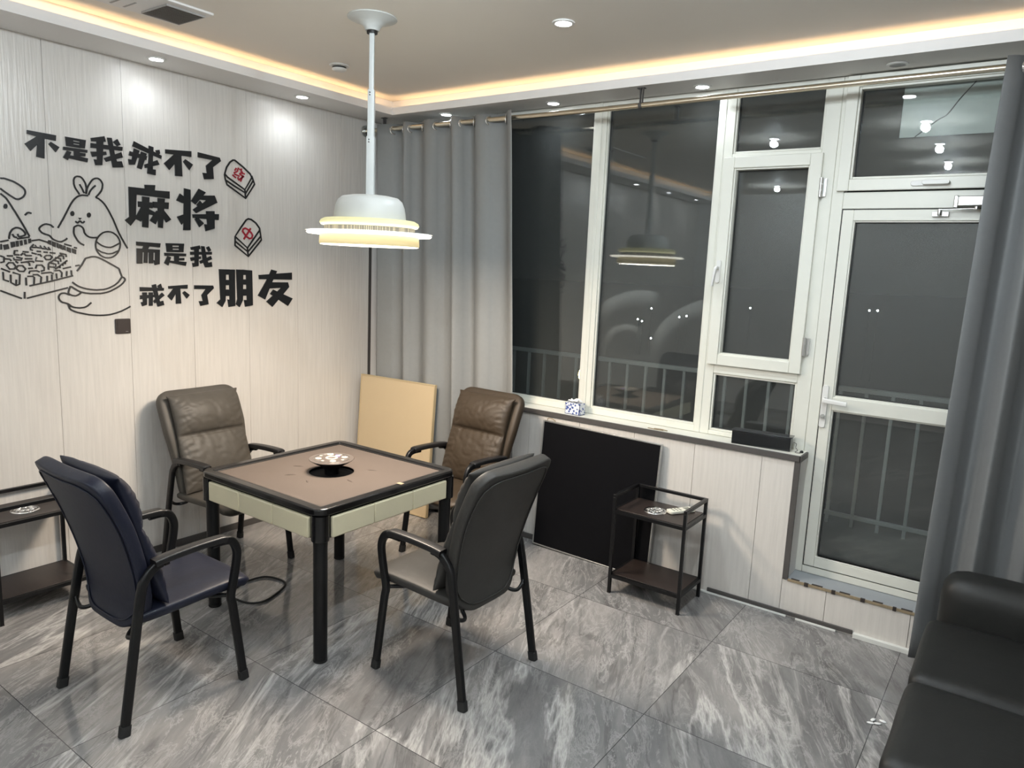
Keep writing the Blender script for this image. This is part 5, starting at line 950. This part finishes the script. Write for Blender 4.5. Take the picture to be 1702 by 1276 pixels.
leaning('leaning_board', 'cream square board leaning in the corner before the curtain', [(0.085, -0.218, 0.003), (0.825, -0.190, 0.003), (0.818, -0.136, 0.995), (0.078, -0.136, 0.985)], 0.022, 'board', 'board_edge', 'board')

# ------------------------------------------------------------------ things on the sill and floor
t = thing('tissue_box', 'blue and white floral tissue box on the window sill', 'tissue box', (1.885, 0.062, 0.9175), -0.08)
obj('carton', boxes((-0.058, 0.058, -0.032, 0.032, 0, 0.075)), 'carton', t, bevel=0.001)
obj('carton_edge', boxes((-0.0586, 0.0586, -0.0326, 0.0326, 0, 0.004), (-0.0586, -0.0555, -0.0326, -0.0305, 0.004, 0.076), (0.0555, 0.0586, -0.0326, -0.0305, 0.004, 0.076)), 'carton_dark', t)
bm = NB(); N_ = 14; G = []
for i in range(N_ + 1):
    row = []
    for j in range(N_ + 1):
        u, v = i / N_ * 2 - 1, j / N_ * 2 - 1
        h = 0.075 + 0.022 * (1 - abs(u)) ** 0.5 + 0.024 * noise.noise((u * 2.2, v * 2.2, 3.3)) + 0.026 * max(0, abs(u) - 0.55)
        row.append(bm.verts.new((u * 0.05, v * 0.022, max(0.0755, h))))
    G.append(row)
for i in range(N_):
    for j in range(N_): bm.faces.new((G[i][j], G[i + 1][j], G[i + 1][j + 1], G[i][j + 1]))
obj('tissue', bm, 'tissue', t, smooth=180)
t = thing('black_case', 'long glossy black case on the sill beside the door', 'case', (3.108, 0.072, 0.9175), 0.10)
obj('body', boxes((-0.16, 0.16, -0.035, 0.035, 0, 0.075)), 'gloss_black', t, bevel=0.003)
obj('lid', boxes((-0.163, 0.168, -0.038, 0.038, 0.0755, 0.082)), 'smoke_plastic', t, bevel=0.002)
wr_ = NB(); sweep(wr_, smooth_path([(3.285, 0.055, 0.975), (3.30, 0.06, 0.968), (3.298, 0.065, 0.945), (3.312, 0.05, 0.935), (3.302, 0.04, 0.925), (3.325, 0.055, 0.921), (3.318, 0.075, 0.9215)]), circ(0.0018, 6)); tag(obj('thin_wire', wr_, 'trim_grey'), 'tangled thin grey wire at the end of the sill', 'wire')
bm = NB(); lathe(bm, [(0, 0), (0.008, 0.0), (0.010, 0.006), (0.006, 0.012), (0, 0.013)], 10, (3.326, 0.085, 0.9176)); tag(obj('black_plug', bm, 'rubber'), 'tiny black plug at the right end of the sill', 'plug')
bm = NB()
sweep(bm, [(2.43, 0.03, 0.9195), (2.475, 0.022, 0.9195), (2.53, 0.028, 0.9195)], rrect(0.012, 0.003, 0.001)); sweep(bm, [(2.47, 0.03, 0.922), (2.51, 0.035, 0.923), (2.555, 0.032, 0.921)], rrect(0.010, 0.003, 0.001))
tag(obj('sill_litter', bm, 'worn'), 'small brown litter scraps in the middle of the sill', 'litter')
for i, (x, y, a, d) in enumerate(((3.926, -0.784, 0.3, 'white paper scrap on the floor nearest the viewer, left of the grout line'), (3.930, -0.752, 1.2, 'white paper scrap farther back, left of the grout line'), (3.951, -0.770, 0.5, 'white paper scrap on the floor just right of the grout line'), (3.966, -0.738, -0.2, 'rightmost white paper scrap on the floor near the sofa'))):
    bm = NB(); bmesh.ops.create_uvsphere(bm, u_segments=12, v_segments=6, radius=1, matrix=Matrix.Translation((x, y, 0.003)) @ Matrix.Rotation(a, 4, 'Z') @ Matrix.Diagonal((0.016, 0.008, 0.003, 1)))
    tag(obj('paper_scrap', bm, 'paper', smooth=180), d, 'paper scrap', 'white paper scraps')

# ------------------------------------------------------------------ sofa
t = thing('sofa', 'black leather sofa at the lower right corner beside the curtain', 'sofa', (4.07, 0, 0))
def plush(x0, x1, y0, y1, z0, z1, r, seed, puff=0.012):
    bm = NB(); bmesh.ops.create_cube(bm, size=1.0)
    bmesh.ops.subdivide_edges(bm, edges=bm.edges, cuts=13, use_grid_fill=True)
    hx, hy, hz = (x1 - x0) / 2, (y1 - y0) / 2, (z1 - z0) / 2; c = Vector(((x0 + x1) / 2, (y0 + y1) / 2, (z0 + z1) / 2))
    for v in bm.verts:
        p = v.co * 2
        p = Vector([math.copysign(math.sin(abs(q) * PI / 2) ** 0.9, q) for q in p])
        q = Vector((p.x * hx, p.y * hy, p.z * hz)); i = Vector((max(-hx + r, min(hx - r, q.x)), max(-hy + r, min(hy - r, q.y)), max(-hz + r, min(hz - r, q.z))))
        d = q - i
        if d.length > 1e-6: q = i + d.normalized() * min(r, d.length if sum(abs(a) > 1e-6 for a in d) == 1 else r)
        bulge = (1 - p.x ** 2) * (1 - p.y ** 2)
        q.z += math.copysign(puff, q.z) * bulge if abs(q.z) > hz - r else 0
        q += 0.004 * noise.noise_vector(q * 4 + Vector((seed, 0, 0)))
        v.co = c + q
    return bm
obj('base', boxes((0.04, 0.86, -2.55, -0.36, 0.055, 0.25)), 'sofa', t, bevel=0.02, seg=3)
for a, b, s in ((-1.095, -0.475, 1), (-1.715, -1.103, 2), (-2.33, -1.723, 3)): obj('seat_cushion', plush(-0.012, 0.72, a, b, 0.235, 0.425, 0.045, s), 'sofa', t, smooth=180)
obj('armrest', plush(0.02, 0.90, -0.50, -0.27, 0.06, 0.615, 0.085, 5, 0.004), 'sofa', t, smooth=180)
obj('armrest', plush(0.02, 0.90, -2.56, -2.32, 0.06, 0.615, 0.085, 6, 0.004), 'sofa', t, smooth=180)
obj('backrest', plush(0.70, 0.96, -2.36, -0.46, 0.25, 0.82, 0.08, 7, 0.004), 'sofa', t, smooth=180)
for x in (0.08, 0.82):
    for y in (-2.48, -0.42): obj('leg', boxes((x - 0.02, x + 0.02, y - 0.02, y + 0.02, 0.0, 0.06)), 'black_metal', t)
